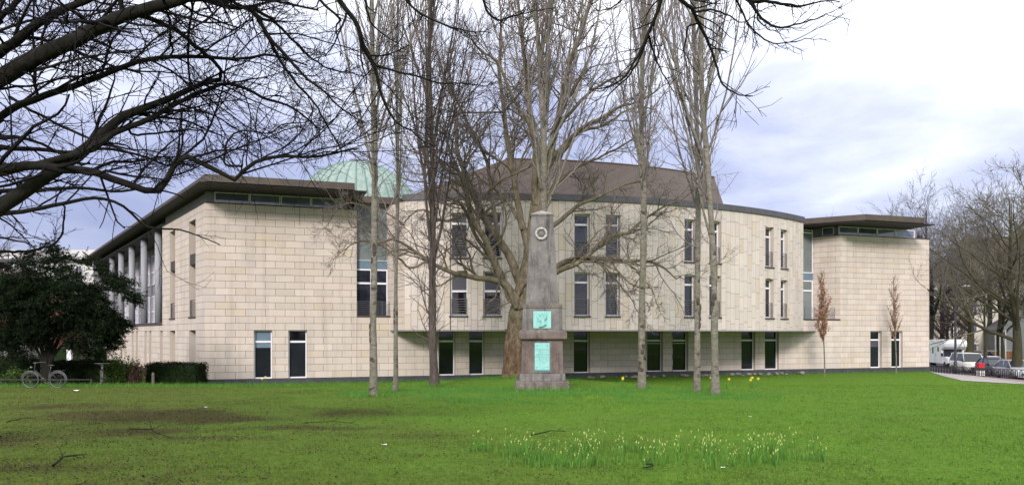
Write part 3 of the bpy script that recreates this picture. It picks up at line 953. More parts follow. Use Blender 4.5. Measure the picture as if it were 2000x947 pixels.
MON_CAP = monument_mat('pale_capstone', (.30, .28, .26), (.19, .17, .16), (.42, .40, .37), .6)
tier('cap', 47.5, 3, 413, 403, MON_CAP, .004)
def face_y(py):
    """y of the monument's front face at a picture height"""
    if py > 661: return cy - (41.5 - (730 - py) / 67 * 1.5) * PX
    if py > 600: return cy - (39.5 - (643 - py) / 43) * PX
    return cy - (32.75 - (590 - py) / 174 * 11) * PX
mxp = lambda px: (px - CX) * PX
# inset light panel and text plaque
yf = face_y(700)
b = MB()
for a0, a1, b0, b1 in ((1042, 1044.4, 666, 729), (1074.4, 1078, 666, 729)):
    b.box((mxp(a0), yf - .035, mz(b1)), (mxp(a1), yf + .02, mz(b0)))
b.box((mxp(1044.4), yf - .034, mz(669)), (mxp(1074.4), yf + .02, mz(666))); b.box((mxp(1044.4), yf - .034, mz(729)), (mxp(1074.4), yf + .02, mz(725.5)))
b.build('plaque_surround', MON_GREY, mon, True, .006)
b = MB(); b.box((mxp(1044.6), yf - .05, mz(725.2)), (mxp(1074.2), yf + .01, mz(669.3)))
pl = b.build('inscription_plaque', PLAQUE, mon, True, .008)
b = MB()
for qx in (1049.5, 1069.5):
    for qy in (675, 717): b.tube([(mxp(qx), yf - .08, mz(qy)), (mxp(qx), yf - .045, mz(qy))], [.004, .02], 8)
b.build('bolt', PLAQUED, pl)
b = MB(); b.box((mxp(1044.8), yf - .058, mz(725)), (mxp(1074), yf - .0505, mz(722)))
b.build('lower_edge', PLAQUED, pl)
b = MB(); lr = random.Random(4)
for row, (x0, x1, h) in enumerate(((1048, 1071, .03), (1053, 1060, .02), (1048, 1072, .035), (1046.5, 1073, .03), (1050, 1069, .022), (1056, 1064, .02))):
    x = mxp(x0); z = mz(682.5 + row * 5.0)
    while x < mxp(x1):
        w_ = lr.uniform(.010, .026)
        t_ = lr.choice((0, 1, 2))
        if t_ == 0: b.box((x, yf - .062, z - h / 2), (x + .008, yf - .0503, z + h / 2))
        elif t_ == 1: b.box((x, yf - .061, z - h / 2), (x + w_, yf - .0503, z - h / 2 + .007)); b.box((x, yf - .0605, z - h / 2 + .008), (x + .007, yf - .0503, z + h / 2))
        else: b.box((x, yf - .061, z + h / 2 - .007), (x + w_, yf - .0503, z + h / 2)); b.box((x + w_ / 2, yf - .0605, z - h / 2), (x + w_ / 2 + .007, yf - .0503, z + h / 2 - .008))
        x += w_ + .012 + (.03 if lr.random() < .16 else 0)
b.build('worn_lettering', PLAQUED, pl)
PLAQUEM = plain('bronze_mid', (.21, .47, .44), .55, var=.25, scale=40)
# portrait relief: a man's head in profile, facing left
yp = face_y(624)
b = MB(); b.box((mxp(1041.9), yp - .03, mz(640.8)), (mxp(1077.3), yp + .01, mz(606.9)))
pp = b.build('portrait_plaque', PLAQUE, mon, True, .006)
b = MB()
for (x0, x1, y0, y1) in ((1040.4, 1041.8, 605.5, 642), (1077.4, 1078.8, 605.5, 642)): b.box((mxp(x0), yp - .012, mz(y1)), (mxp(x1), yp + .01, mz(y0)))
b.box((mxp(1041.8), yp - .0125, mz(606.8)), (mxp(1077.4), yp + .01, mz(605.5)))
b.build('plaque_rim', MON_BASE, mon, True)
prof2 = [(56.2, 609.5), (53.6, 612), (52.6, 614.6), (51.9, 616), (50.0, 619.2), (51.4, 620.2), (51.2, 621.4), (52.0, 622), (51.5, 623.2), (52.4, 624.4), (52.3, 626.2), (53.6, 627.2), (56.6, 627.0),
         (58.0, 629.5), (57.8, 632.5), (55.5, 635.6), (53.4, 638.4), (59, 638.6), (64.5, 635.8), (67.8, 633.6), (65.4, 630.5), (64.6, 627), (66.8, 623), (68.6, 618.5), (68.0, 613.5), (64.8, 609.6), (60.4, 608.4)]
def relief(name, pts, y0, y1, mat, shrink, parent):
    c = np.mean(np.array(pts), 0); lo = []; hi = []; m_ = []
    for p in pts:
        lo.append((mxp(1000 + p[0]), y0, mz(p[1])))
        q = c + (np.array(p) - c) * shrink
        m_.append((mxp(1000 + (p[0] * .6 + q[0] * .4)), y1 + (y0 - y1) * .25, mz(p[1] * .6 + q[1] * .4)))
        hi.append((mxp(1000 + q[0]), y1, mz(q[1])))
    n = len(pts); mb = MB()
    mb.add(lo + m_ + hi, [(i, n + i, n + (i + 1) % n, (i + 1) % n) for i in range(n)] + [(n + i, 2 * n + i, 2 * n + (i + 1) % n, n + (i + 1) % n) for i in range(n)] + [tuple(range(2 * n, 3 * n))], False)
    return mb.build(name, mat, parent)
relief('profile_head', prof2, yp - .028, yp - .075, PLAQUE, .85, pp)
hair = [(56.4, 609.0), (54.6, 612.5), (58, 613.4), (60.6, 615.5), (61.0, 619.0), (63.2, 620.8), (63.0, 624.0), (65.4, 625.4), (67.8, 622.5), (69.4, 618), (68.8, 612.6), (65.2, 608.8), (60.4, 607.6)]
relief('hair', hair, yp - .06, yp - .088, PLAQUEM, .75, pp)
relief('coat_collar', [(52.8, 639.6), (59, 639.2), (65, 636.4), (68.6, 633.8), (67.4, 632.8), (63.6, 634.6), (58.6, 637.2)], yp - .03, yp - .08, PLAQUED, .7, pp)
b = MB(); b.box((mxp(1053.6), yp - .088, mz(617.3)), (mxp(1055.8), yp - .06, mz(616.3))); b.box((mxp(1053.2), yp - .093, mz(615.6)), (mxp(1056.6), yp - .06, mz(615.0))); b.build('eye', PLAQUED, pp)
# wreath on the shaft
yw = face_y(452); wr = MB(); wc = np.array((mxp(1058.3), yw - .05, mz(452.4))); rr_ = random.Random(3)
for i in range(30):
    q = 2 * math.pi * i / 30
    for k in (-1, 0, 1):
        c = wc + np.array((math.cos(q), 0, math.sin(q))) * (.178 + .035 * k)
        d = np.array((-math.sin(q + .5 * k), -.15, math.cos(q + .5 * k))) * .045
        s_ = np.array((math.cos(q), 0, math.sin(q))) * .02
        wr.add([c - d, c + s_ - (0, .03, 0), c + d, c - s_ - (0, .012, 0)], [(0, 1, 2, 3), (3, 2, 1, 0)])
wr.ring(wc, .178, .04, 'y', 28, 6)
wr.build('wreath', plain('lichened_wreath', (.42, .40, .38), .95, var=.45, scale=14), mon, True)
b = MB(); b.tube([(wc[0], yw + .02, wc[2]), (wc[0], yw - .03, wc[2])], [.13, .12], 24); b.build('wreath_medallion', MON_GREY, mon, True)
b = MB()
for dx in (-.075, .02): b.box((wc[0] + dx, yw + .06, mz(436)), (wc[0] + dx + .05, yw - .015 + .05, mz(418)))
b.build('ribbon', MON_BASE, mon, True)

# ------------------------------------------------------------------ trees
UP = np.array((0, 0, 1.))
def unit_(v): return v / (np.linalg.norm(v, axis=-1, keepdims=True) + 1e-9)
def resample(pts, rad, K):
    """smooth curve through points, K samples"""
    P = np.array(pts, float); n = len(P)
    Q = np.vstack([2 * P[0] - P[1], P, 2 * P[-1] - P[-2]]); out = []
    d = np.r_[0, np.cumsum(np.linalg.norm(np.diff(P, axis=0), axis=1))]
    for t in np.linspace(0, d[-1], K):
        i = min(int(np.searchsorted(d, t, 'right')) - 1, n - 2); u = (t - d[i]) / (d[i + 1] - d[i] + 1e-9)
        a, b, c, e = Q[i], Q[i + 1], Q[i + 2], Q[i + 3]
        out.append(.5 * (2 * b + (c - a) * u + (2 * a - 5 * b + 4 * c - e) * u * u + (3 * b - a - 3 * c + e) * u ** 3))
    r = np.interp(np.linspace(0, 1, K), np.linspace(0, 1, len(rad)), rad)
    return np.array(out), r
def grow(P, R, per, t0=.15, t1=1., ang=(.8, .25), ln=(.3, .1), K=6, up=0., wob=.12, rf=.6, rmin=.003, taper=.35, curve=0., out=None, shape=0., g=rng, lr=.014):
    """children for a set of parent branches: P (n, k, 3), R (n, k)"""
    n, k, _ = P.shape
    lens = np.linalg.norm(np.diff(P, axis=1), axis=2).sum(1)
    cnt = np.maximum(0, np.round(per * np.ones(n) if np.isscalar(per) else per)).astype(int)
    idx = np.repeat(np.arange(n), cnt); M = len(idx)
    if M == 0: return np.zeros((0, K, 3)), np.zeros((0, K))
    t = t0 + (t1 - t0) * (np.concatenate([(np.arange(c) + g.random(c)) / c for c in cnt if c]))
    f = t * (k - 1); i = np.minimum(f.astype(int), k - 2); u = (f - i)[:, None]
    pos = P[idx, i] * (1 - u) + P[idx, i + 1] * u
    r0 = R[idx, i] * (1 - u[:, 0]) + R[idx, i + 1] * u[:, 0]
    tan = unit_(P[idx, i + 1] - P[idx, i])
    rd = g.normal(size=(M, 3)); perp = unit_(rd - (rd * tan).sum(1)[:, None] * tan)
    if out is not None: perp = unit_(perp + out)
    a = g.normal(ang[0], ang[1], M)[:, None]
    d = unit_(tan * np.cos(a) + perp * np.sin(a))
    L = lens[idx] * np.clip(g.normal(ln[0], ln[1], M), ln[0] * .35, ln[0] * 2) * (1 - shape * t)
    step = (L / (K - 1))[:, None]
    pts = [pos]; cur = d
    for j in range(K - 1):
        cur = unit_(cur + g.normal(size=(M, 3)) * wob + UP * up / (K - 1) + perp * curve / (K - 1))
        pts.append(pts[-1] + cur * step)
    P2 = np.stack(pts, 1)
    rb = np.maximum(np.minimum(r0 * rf, L * lr + rmin), rmin)
    R2 = rb[:, None] * np.linspace(1, taper, K)[None]
    return P2, np.maximum(R2, rmin * .7)
def tubes(sets, sides):
    """one mesh of tapered tubes; sets: [(P, R)], sides for each"""
    Vs = []; Fs = []; b = 0
    for (P, R), S in zip(sets, sides):
        if len(P) == 0: continue
        n, k, _ = P.shape
        tan = np.empty_like(P); tan[:, 1:-1] = P[:, 2:] - P[:, :-2]; tan[:, 0] = P[:, 1] - P[:, 0]; tan[:, -1] = P[:, -1] - P[:, -2]
        tan = unit_(tan)
        ax = unit_(P[:, -1] - P[:, 0])
        ref = np.where(np.abs(ax[:, 2:3]) < .8, np.array((0, 0, 1.)), np.array((1., 0, 0)))[:, None]
        a = unit_(np.cross(tan, ref)); c = np.cross(a, tan)
        q = np.arange(S) * 2 * math.pi / S
        V = P[:, :, None] + R[:, :, None, None] * (a[:, :, None] * np.cos(q)[None, None, :, None] + c[:, :, None] * np.sin(q)[None, None, :, None])
        Vs.append(V.reshape(-1, 3))
        i = np.arange(n)[:, None, None] * k * S + np.arange(k - 1)[None, :, None] * S
        j = np.arange(S)[None, None]; j2 = (j + 1) % S
        Fs.append((np.stack([i + j, i + j2, i + S + j2, i + S + j], -1) + b).reshape(-1, 4)); b += n * k * S
    return np.concatenate(Vs), np.concatenate(Fs)
TRIS = [0]
def tube_obj(name, sets, sides, mat, parent, world=True, bumpy=0):
    V, Fs = tubes(sets, sides); TRIS[0] += 2 * len(Fs)
    return link(name, np_mesh(name, V, Fs, True), mat, parent, world)
def prune(P, R, keep, g):
    """drop the shoots for which keep(px, py) is low; px, py is where the tip is seen in the picture"""
    t = P[:, -1]; m = P[:, P.shape[1] // 2]; k = np.ones(len(P))
    for q in (t, m):
        D = np.maximum(q[:, 1], .1); k = np.minimum(k, keep(CX + q[:, 0] / D * F, HY - (q[:, 2] - EYE) / D * F))
    k = g.random(len(P)) < k
    return P[k], R[k]
def stack(lst, K=14):
    Ps, Rs = zip(*[resample(p, r, K) for p, r in lst])
    return np.array(Ps), np.array(Rs)
def leaves(pos, d, L, Wd, g=rng, curl=.25):
    """small folded rhombus leaves"""
    n = len(pos); d = unit_(d); s_ = unit_(np.cross(d, g.normal(size=(n, 3)))); nn = np.cross(d, s_)
    L = np.asarray(L)[:, None] * np.ones((n, 1)); Wd = np.asarray(Wd)[:, None] * np.ones((n, 1))
    V = np.stack([pos, pos + d * L * .5 + s_ * Wd + nn * Wd * curl, pos + d * L, pos + d * L * .5 - s_ * Wd + nn * Wd * curl], 1)
    i = np.arange(n)[:, None] * 4
    TRIS[0] += 2 * n
    return V.reshape(-1, 3), np.concatenate([i, i + 1, i + 2, i + 3], 1)

def traced(spec, base_D, r_scale=1.0):
    """limbs given as picture points with a depth that runs from D0 to D1: [(points, width at start, width at end, D0, D1)]"""
    out = []
    for pts, w0, w1, d0, d1 in spec:
        n = len(pts); D = np.linspace(d0, d1, n)
        out.append(([W(x, y, d) for (x, y), d in zip(pts, D)], [w0 * d0 / F / 2, w1 * d1 / F / 2]))
    return out

# big dark tree standing out of the frame at the left, boughs reaching over the lawn
g1 = np.random.default_rng(21)
LT = np.array((-9.6, 9.0)); lz = G(*LT)
bigtree = thing('overhanging_tree', 'large dark bare tree whose long boughs reach across the sky over the shaded turf', 'tree', (LT[0], LT[1], lz))
trunk = [((LT[0], LT[1], lz - .3), (LT[0] + .05, LT[1], lz + .8), (LT[0] + .1, LT[1] + .05, lz + 2.2), (LT[0] - .05, LT[1], lz + 4.2), (LT[0] - .3, LT[1], lz + 6.5), (LT[0] - .6, LT[1] + .3, lz + 9.5)), [.62, .45, .40, .36, .30, .2]]
LIMBS = [
    ([(-140, 215), (-60, 178), (0, 152), (66, 114), (147, 76), (203, 46), (274, 18), (335, 0), (420, -32), (520, -75)], 40, 14, 8.8, 8.0),
    ([(-120, 170), (0, 101), (40, 76), (106, 25), (167, 0), (260, -40)], 24, 10, 9.2, 8.4),
    ([(-100, 120), (0, 38), (45, 0), (110, -50)], 16, 8, 9.4, 9.0),
    ([(-140, 320), (0, 231), (46, 205), (137, 172), (228, 139), (314, 117), (396, 114), (471, 119), (530, 112), (600, 128)], 18, 3, 9.2, 8.8),
    ([(-150, 520), (-60, 445), (0, 406), (30, 385), (91, 345), (167, 289), (228, 236), (284, 213), (335, 193), (380, 172), (421, 157)], 38, 7, 8.8, 9.4),
    ([(160, 298), (218, 264), (284, 238), (355, 198), (431, 165), (472, 172), (520, 195), (575, 215), (620, 250)], 13, 3, 9.0, 9.8),
    ([(-150, 340), (0, 327), (76, 322), (117, 330), (177, 332), (243, 355), (304, 373), (330, 335), (350, 304), (396, 322), (456, 350), (472, 325), (500, 312), (539, 304), (618, 306), (650, 297), (700, 290)], 22, 3, 8.6, 9.4),
    ([(-150, 440), (0, 418), (66, 411), (137, 396), (193, 390), (243, 406), (294, 449), (350, 452), (430, 478)], 12, 2, 9.6, 10.2),
    ([(-150, 400), (0, 376), (66, 375), (142, 372), (228, 378), (290, 372), (360, 388)], 12, 2.5, 9.8, 10.2),
    ([(262, 28), (325, 46), (365, 76), (401, 109), (423, 137), (421, 157)], 10, 6, 8.3, 9.3),
    ([(326, 4), (331, 50), (333, 109)], 5, 4, 8.2, 8.9), ([(376, -12), (370, 60), (368, 110), (374, 172)], 5, 3.5, 8.3, 9.2),
    ([(330, -15), (405, -2), (450, 13), (490, 16), (521, 66), (556, 102), (596, 146), (636, 177), (672, 213), (712, 238)], 12, 2, 8.2, 9.0),
    ([(488, 14), (530, 36), (560, 66), (590, 88), (640, 128), (690, 142)], 7, 2, 8.5, 9.2),
    ([(516, 60), (545, 115), (578, 164), (620, 208), (650, 262), (668, 300)], 7, 2, 8.6, 9.3),
    ([(380, -38), (430, -8), (478, 12), (520, 4), (580, -8)], 8, 3, 8.2, 8.6),
    ([(472, 325), (440, 318), (450, 270), (478, 255), (530, 258), (560, 240), (610, 236)], 5, 1.6, 9.0, 9.6),
    ([(-140, 262), (0, 292), (70, 296), (150, 304), (210, 298), (280, 312), (330, 330), (380, 322)], 12, 2.5, 9.8, 10.4),
    ([(-140, 300), (0, 262), (60, 268), (120, 290), (175, 318)], 9, 4, 9.8, 9.5),
    ([(60, 140), (120, 122), (190, 106), (250, 100), (300, 84)], 6, 2, 8.6, 8.2),
    ([(0, 492), (50, 490), (110, 470), (118, 430), (122, 400)], 6, 3, 10.4, 10),
    ([(20, 190), (90, 232), (150, 262), (230, 290), (300, 300), (340, 325)], 6, 2, 9.3, 9.0),
    ([(255, 235), (256, 262), (300, 262), (330, 258), (386, 258), (400, 298)], 5, 2, 9.3, 9.5),
    ([(0, 60), (60, 40), (140, 38), (220, 20), (300, 28)], 6, 2, 9.2, 8.8),
]
lt = traced(LIMBS, 9)
links = []
for p, r in lt[:9] + lt[17:19]:
    j = np.array((LT[0] - .1, LT[1], max(lz + 2.2, min(p[0][2] - .9, lz + 7))))
    if p[0][0] < -5: links.append(([j, (j + p[0]) / 2 + (0, 0, -.1), p[0], p[1]], [r[0] * 1.5, r[0] * 1.25, r[0], r[0] * .9]))
P0, R0 = stack([trunk] + links, 16)
tube_obj('trunk', [(P0, R0)], [14], BARK_DARK, bigtree)
P1, R1 = stack(lt, 30)
for i in range(len(P1)):
    P1[i, 2:-1] += np.cumsum(g1.normal(size=(27, 3)), 0) * .006
    tube_obj('bough', [(P1[i:i + 1], R1[i:i + 1])], [10], BARK_DARK, bigtree)
ll = np.linalg.norm(np.diff(P1, axis=1), axis=2).sum(1)
P2, R2 = grow(P1, R1, ll * 4.1, .05, 1, (.75, .25), (.26, .10), 9, -.05, .13, .5, .005, .35, g=g1)
def keepl(px, py):
    k = np.where((px < 300) & (py > 190), .55, 1.)
    k = np.where((py > 345 - np.clip(400 - px, 0, 400) * -.45) & (px > 120), .30, k)
    return np.where((px > 330) & (py > 352), .10, k)
P2, R2 = prune(P2, R2, keepl, g1)
P2b, R2b = grow(P1, R1, ll * 4.0, .05, 1, (.95, .3), (.13, .05), 7, .1, .16, .4, .005, .5, g=g1)
P2b, R2b = prune(P2b, R2b, keepl, g1)
P3, R3 = grow(P2, R2, 8, .12, 1, (.75, .25), (.42, .14), 6, .05, .13, .6, .0036, .5, g=g1)
P3, R3 = prune(P3, R3, keepl, g1)
P4, R4 = grow(P3, R3, 5, .15, 1, (.7, .25), (.5, .15), 4, .1, .12, .7, .0027, .6, g=g1)
P4b, R4b = grow(P2b, R2b, 5, .15, 1, (.7, .25), (.5, .15), 4, .1, .12, .7, .0035, .6, g=g1)
tube_obj('twigs', [(P2, R2), (P2b, R2b), (P3, R3), (P4, R4), (P4b, R4b)], [5, 4, 3, 3, 3], TWIG_DARK, bigtree)
# tracery against the wall of the near corner
# second overhanging tree: trunk behind the viewer, branch tips hanging into the top of the view
g2 = np.random.default_rng(5)
T2 = np.array((6.8, -3.4)); tz2 = G(*T2)
over = thing('hanging_branch_tree', 'bare tree with thin dark branch tips hanging into the sky above the obelisk', 'tree', (T2[0], T2[1], tz2))
HANG = [
    ([(640, -60), (663, 0), (698, 49), (716, 98), (734, 129), (751, 186), (778, 230), (818, 253), (850, 285)], 12, 2, 8, 9),
    ([(734, 129), (787, 142), (849, 157), (900, 157), (960, 160)], 5, 1.6, 8.6, 9), ([(600, -40), (623, 0), (658, 40), (650, 62), (665, 110)], 7, 1.8, 8, 8.6),
    ([(690, -60), (715, 0), (724, 38), (748, 70), (790, 95)], 6, 1.5, 8.6, 9.2),
    ([(760, -50), (800, 10), (850, 40), (900, 60), (960, 66)], 6, 1.6, 8.4, 9), ([(900, -50), (945, -5), (960, 30), (985, 42), (1010, 35), (1060, 20)], 7, 2, 8, 8.4),
    ([(1300, -60), (1291, 0), (1282, 31), (1266, 66), (1244, 111), (1209, 160), (1150, 175)], 9, 2, 8, 8.6),
    ([(1266, 66), (1256, 105), (1230, 150), (1190, 190), (1170, 240)], 5, 1.5, 8.3, 8.8), ([(1266, 66), (1280, 110), (1300, 160), (1320, 190)], 5, 1.5, 8.3, 8.8),
    ([(1290, -60), (1331, 0), (1355, 20), (1364, 44), (1382, 84), (1395, 115), (1413, 169), (1448, 190), (1470, 188)], 10, 2, 8, 8.8),
    ([(1355, 24), (1386, 22), (1417, 27), (1448, 40), (1475, 27)], 5, 1.5, 8.1, 8.2), ([(1425, -40), (1435, 0), (1448, 40), (1475, 75), (1510, 88), (1573, 75)], 5, 1.5, 8, 8.6),
    ([(1450, -30), (1462, 0), (1484, 31), (1519, 49), (1564, 44), (1613, 27)], 7, 1.6, 8, 8.4), ([(1430, -30), (1462, 0), (1511, 2), (1555, 8), (1590, 6), (1640, 4)], 9, 2, 8, 8.3),
    ([(1364, 44), (1345, 60), (1335, 110), (1348, 150)], 4, 1.4, 8.2, 8.5), ([(1470, 5), (1490, 40), (1530, 56)], 4, 1.3, 8.1, 8.3),
    ([(1200, -60), (1215, -10), (1190, 20), (1150, 30)], 5, 1.4, 8.2, 8.6),
]
ht = traced(HANG, 8)
mains = [0, 2, 3, 4, 5, 6, 9, 11, 12, 13, 16]
top2 = np.array((T2[0] - .2, T2[1] + .3, tz2 + 7.0))
lk = []
for i in mains:
    p, r = ht[i]; e = p[0]
    m = top2 * .45 + e * .55 + (0, 0, 1.6)
    lk.append(([top2 + (0, 0, .05 * i - .4), top2 * .75 + e * .25 + (0, 0, 1.2), m, e, p[1]], [.07, .05, r[0] * 1.5, r[0], r[0] * .95]))
Pt, Rt = stack([([(T2[0], T2[1], tz2 - .3), (T2[0], T2[1], tz2 + 1), (T2[0] - .1, T2[1] + .1, tz2 + 3.5), top2, top2 + (-.3, .3, 3)], [.5, .34, .28, .2, .1])] + lk, 18)
tube_obj('trunk', [(Pt, Rt)], [10], BARK_DARK, over)
P1, R1 = stack(ht, 22)
P1[:, 2:-1] += np.cumsum(g2.normal(size=(len(P1), 19, 3)), 1) * .006
for i in range(len(P1)): tube_obj('branch', [(P1[i:i + 1], R1[i:i + 1])], [7], BARK_DARK, over)
ll = np.linalg.norm(np.diff(P1, axis=1), axis=2).sum(1)
P2, R2 = grow(P1, R1, ll * 6.5, .15, 1, (.7, .25), (.22, .09), 7, .1, .13, .5, .0045, .5, g=g2)
P3, R3 = grow(P2, R2, 4, .2, 1, (.7, .25), (.4, .12), 5, .15, .12, .7, .0035, .6, g=g2)
tube_obj('twigs', [(P2, R2), (P3, R3)], [4, 3], TWIG_DARK, over)

# the plane tree behind the obelisk
g3 = np.random.default_rng(33)
PD = 38.0
pb = W(1003, 736, PD)
plane = thing('plane_tree', 'huge pale barked plane tree spreading bare limbs right behind the obelisk', 'tree', (pb[0], pb[1], G(pb[0], pb[1])))
PL = [
    ([(1003, 752), (1003, 735), (1005, 700), (1009, 640), (1020, 585), (1034, 520), (1044, 440), (1052, 380), (1058, 330)], 47, 22, PD, PD + .3),
    ([(1000, 752), (990, 738), (982, 742)], 26, 14, PD - .2, PD - .6), ([(1006, 752), (1022, 738), (1030, 742)], 26, 12, PD - .2, PD - .5),
    ([(1056, 345), (1050, 300), (1037, 240), (1031, 160), (1021, 80), (1014, 0), (1010, -90)], 14, 4, PD, 40),
    ([(1056, 350), (1075, 310), (1090, 240), (1105, 180), (1125, 110), (1150, 50), (1165, 0), (1185, -90)], 18, 4, PD, 37),
    ([(1018, 600), (985, 555), (962, 510), (945, 470), (918, 425), (902, 370), (888, 330), (868, 285), (850, 230)], 22, 3, PD - .3, 36),
    ([(1022, 575), (1002, 510), (970, 455), (938, 412), (908, 345), (890, 290), (885, 200), (868, 120)], 22, 3, PD, 39.5),
    ([(1035, 500), (1015, 420), (1000, 340), (984, 244), (977, 177), (970, 133), (974, 66), (968, -20)], 17, 3, PD, 40),
    ([(975, 470), (958, 390), (947, 319), (916, 248), (890, 190), (865, 140), (850, 80)], 11, 2.5, PD, 41),
    ([(1045, 400), (1042, 330), (1040, 284), (1027, 239), (996, 186), (970, 124), (930, 97), (905, 40)], 14, 2.5, PD, 36),
    ([(1010, 600), (982, 556), (940, 548), (906, 541), (858, 527), (832, 511), (800, 488), (770, 470), (735, 478), (700, 470)], 16, 3, PD - .4, 35),
    ([(832, 511), (800, 520), (770, 490), (720, 440), (680, 430)], 6, 2, 36, 35),
    ([(1030, 540), (1060, 535), (1088, 522), (1127, 503), (1191, 501), (1249, 499), (1290, 510), (1330, 540)], 17, 3, PD - .2, 36),
    ([(1030, 560), (1060, 545), (1088, 530), (1143, 500), (1180, 464), (1222, 453), (1249, 432), (1300, 400), (1330, 395)], 15, 3, PD - .2, 35.5),
    ([(1040, 470), (1085, 437), (1112, 411), (1143, 390), (1170, 379), (1225, 355), (1280, 350)], 13, 2.5, PD, 40),
    ([(1064, 330), (1080, 300), (1134, 248), (1169, 230), (1205, 208), (1249, 190), (1290, 160)], 12, 2.5, PD, 36),
    ([(1062, 340), (1094, 306), (1134, 266), (1187, 253), (1236, 221), (1280, 215)], 11, 2.5, PD, 39),
    ([(1092, 250), (1103, 230), (1134, 195), (1178, 160), (1227, 137), (1260, 100)], 9, 2, PD - .3, 36),
    ([(1068, 320), (1080, 290), (1098, 213), (1120, 111), (1138, 58), (1160, 0), (1180, -60)], 11, 3, PD, 41),
    ([(1055, 420), (1080, 370), (1120, 330), (1180, 300), (1240, 275), (1270, 270)], 10, 2, PD + .2, 41),
    ([(1030, 545), (1000, 590), (985, 560), (975, 530), (955, 590)], 9, 3, PD - .4, 37), 
    ([(960, 500), (935, 470), (905, 400), (880, 380), (840, 350), (800, 345), (770, 330)], 10, 2, PD, 35),
    ([(905, 345), (870, 330), (840, 300), (800, 290), (765, 250)], 7, 2, 38, 36),
    ([(1020, 450), (1000, 400), (962, 360), (930, 330), (900, 260)], 9, 2, PD, 42),
    ([(1143, 500), (1180, 520), (1215, 560), (1240, 600), (1255, 620)], 5, 1.5, 37, 36), ([(1191, 501), (1240, 520), (1275, 560), (1290, 600)], 5, 1.5, 36.5, 36),
    ([(800, 490), (770, 500), (730, 470), (690, 480), (650, 510)], 5, 1.5, 35.4, 35), ([(790, 440), (760, 420), (720, 410), (680, 400), (640, 430)], 4, 1.5, 36, 35),
    ([(905, 420), (870, 430), (830, 410), (790, 440)], 7, 3, 37, 36),
]
pt = traced(PL, PD)
pt = pt[:3] + [(p, [q * .87 for q in r]) for p, r in pt[3:]]
P0, R0 = stack(pt[:3], 20)
R0[:, 1:] *= 1 + .05 * g3.normal(size=(3, 19))
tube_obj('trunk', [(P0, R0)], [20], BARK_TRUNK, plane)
P1, R1 = stack(pt[3:], 24)
for i in range(len(P1)):
    P1[i, 2:-1] += np.cumsum(g3.normal(size=(21, 3)), 0) * .03
    tube_obj('limb', [(P1[i:i + 1], R1[i:i + 1])], [9], BARK_PLANE, plane)
ll = np.linalg.norm(np.diff(P1, axis=1), axis=2).sum(1)
P2, R2 = grow(P1, R1, ll * 1.7, .25, 1, (.7, .22), (.25, .09), 10, .25, .16, .5, .012, .35, g=g3, lr=.022)
P3, R3 = grow(P2, R2, 9, .15, 1, (.75, .25), (.38, .13), 6, .2, .17, .55, .0085, .5, g=g3)
P4, R4 = grow(P3, R3, 6, .15, 1, (.75, .25), (.45, .14), 4, .1, .17, .7, .0065, .6, g=g3)
tube_obj('branches', [(P2, R2)], [5], BARK_PLANE, plane)
tube_obj('twigs', [(P3, R3), (P4, R4)], [3, 3], TWIG_PLANE, plane)

KNOT = bark('knot_bark', (.03, .022, .018), (.14, .11, .09), None, .5, 14, .6)
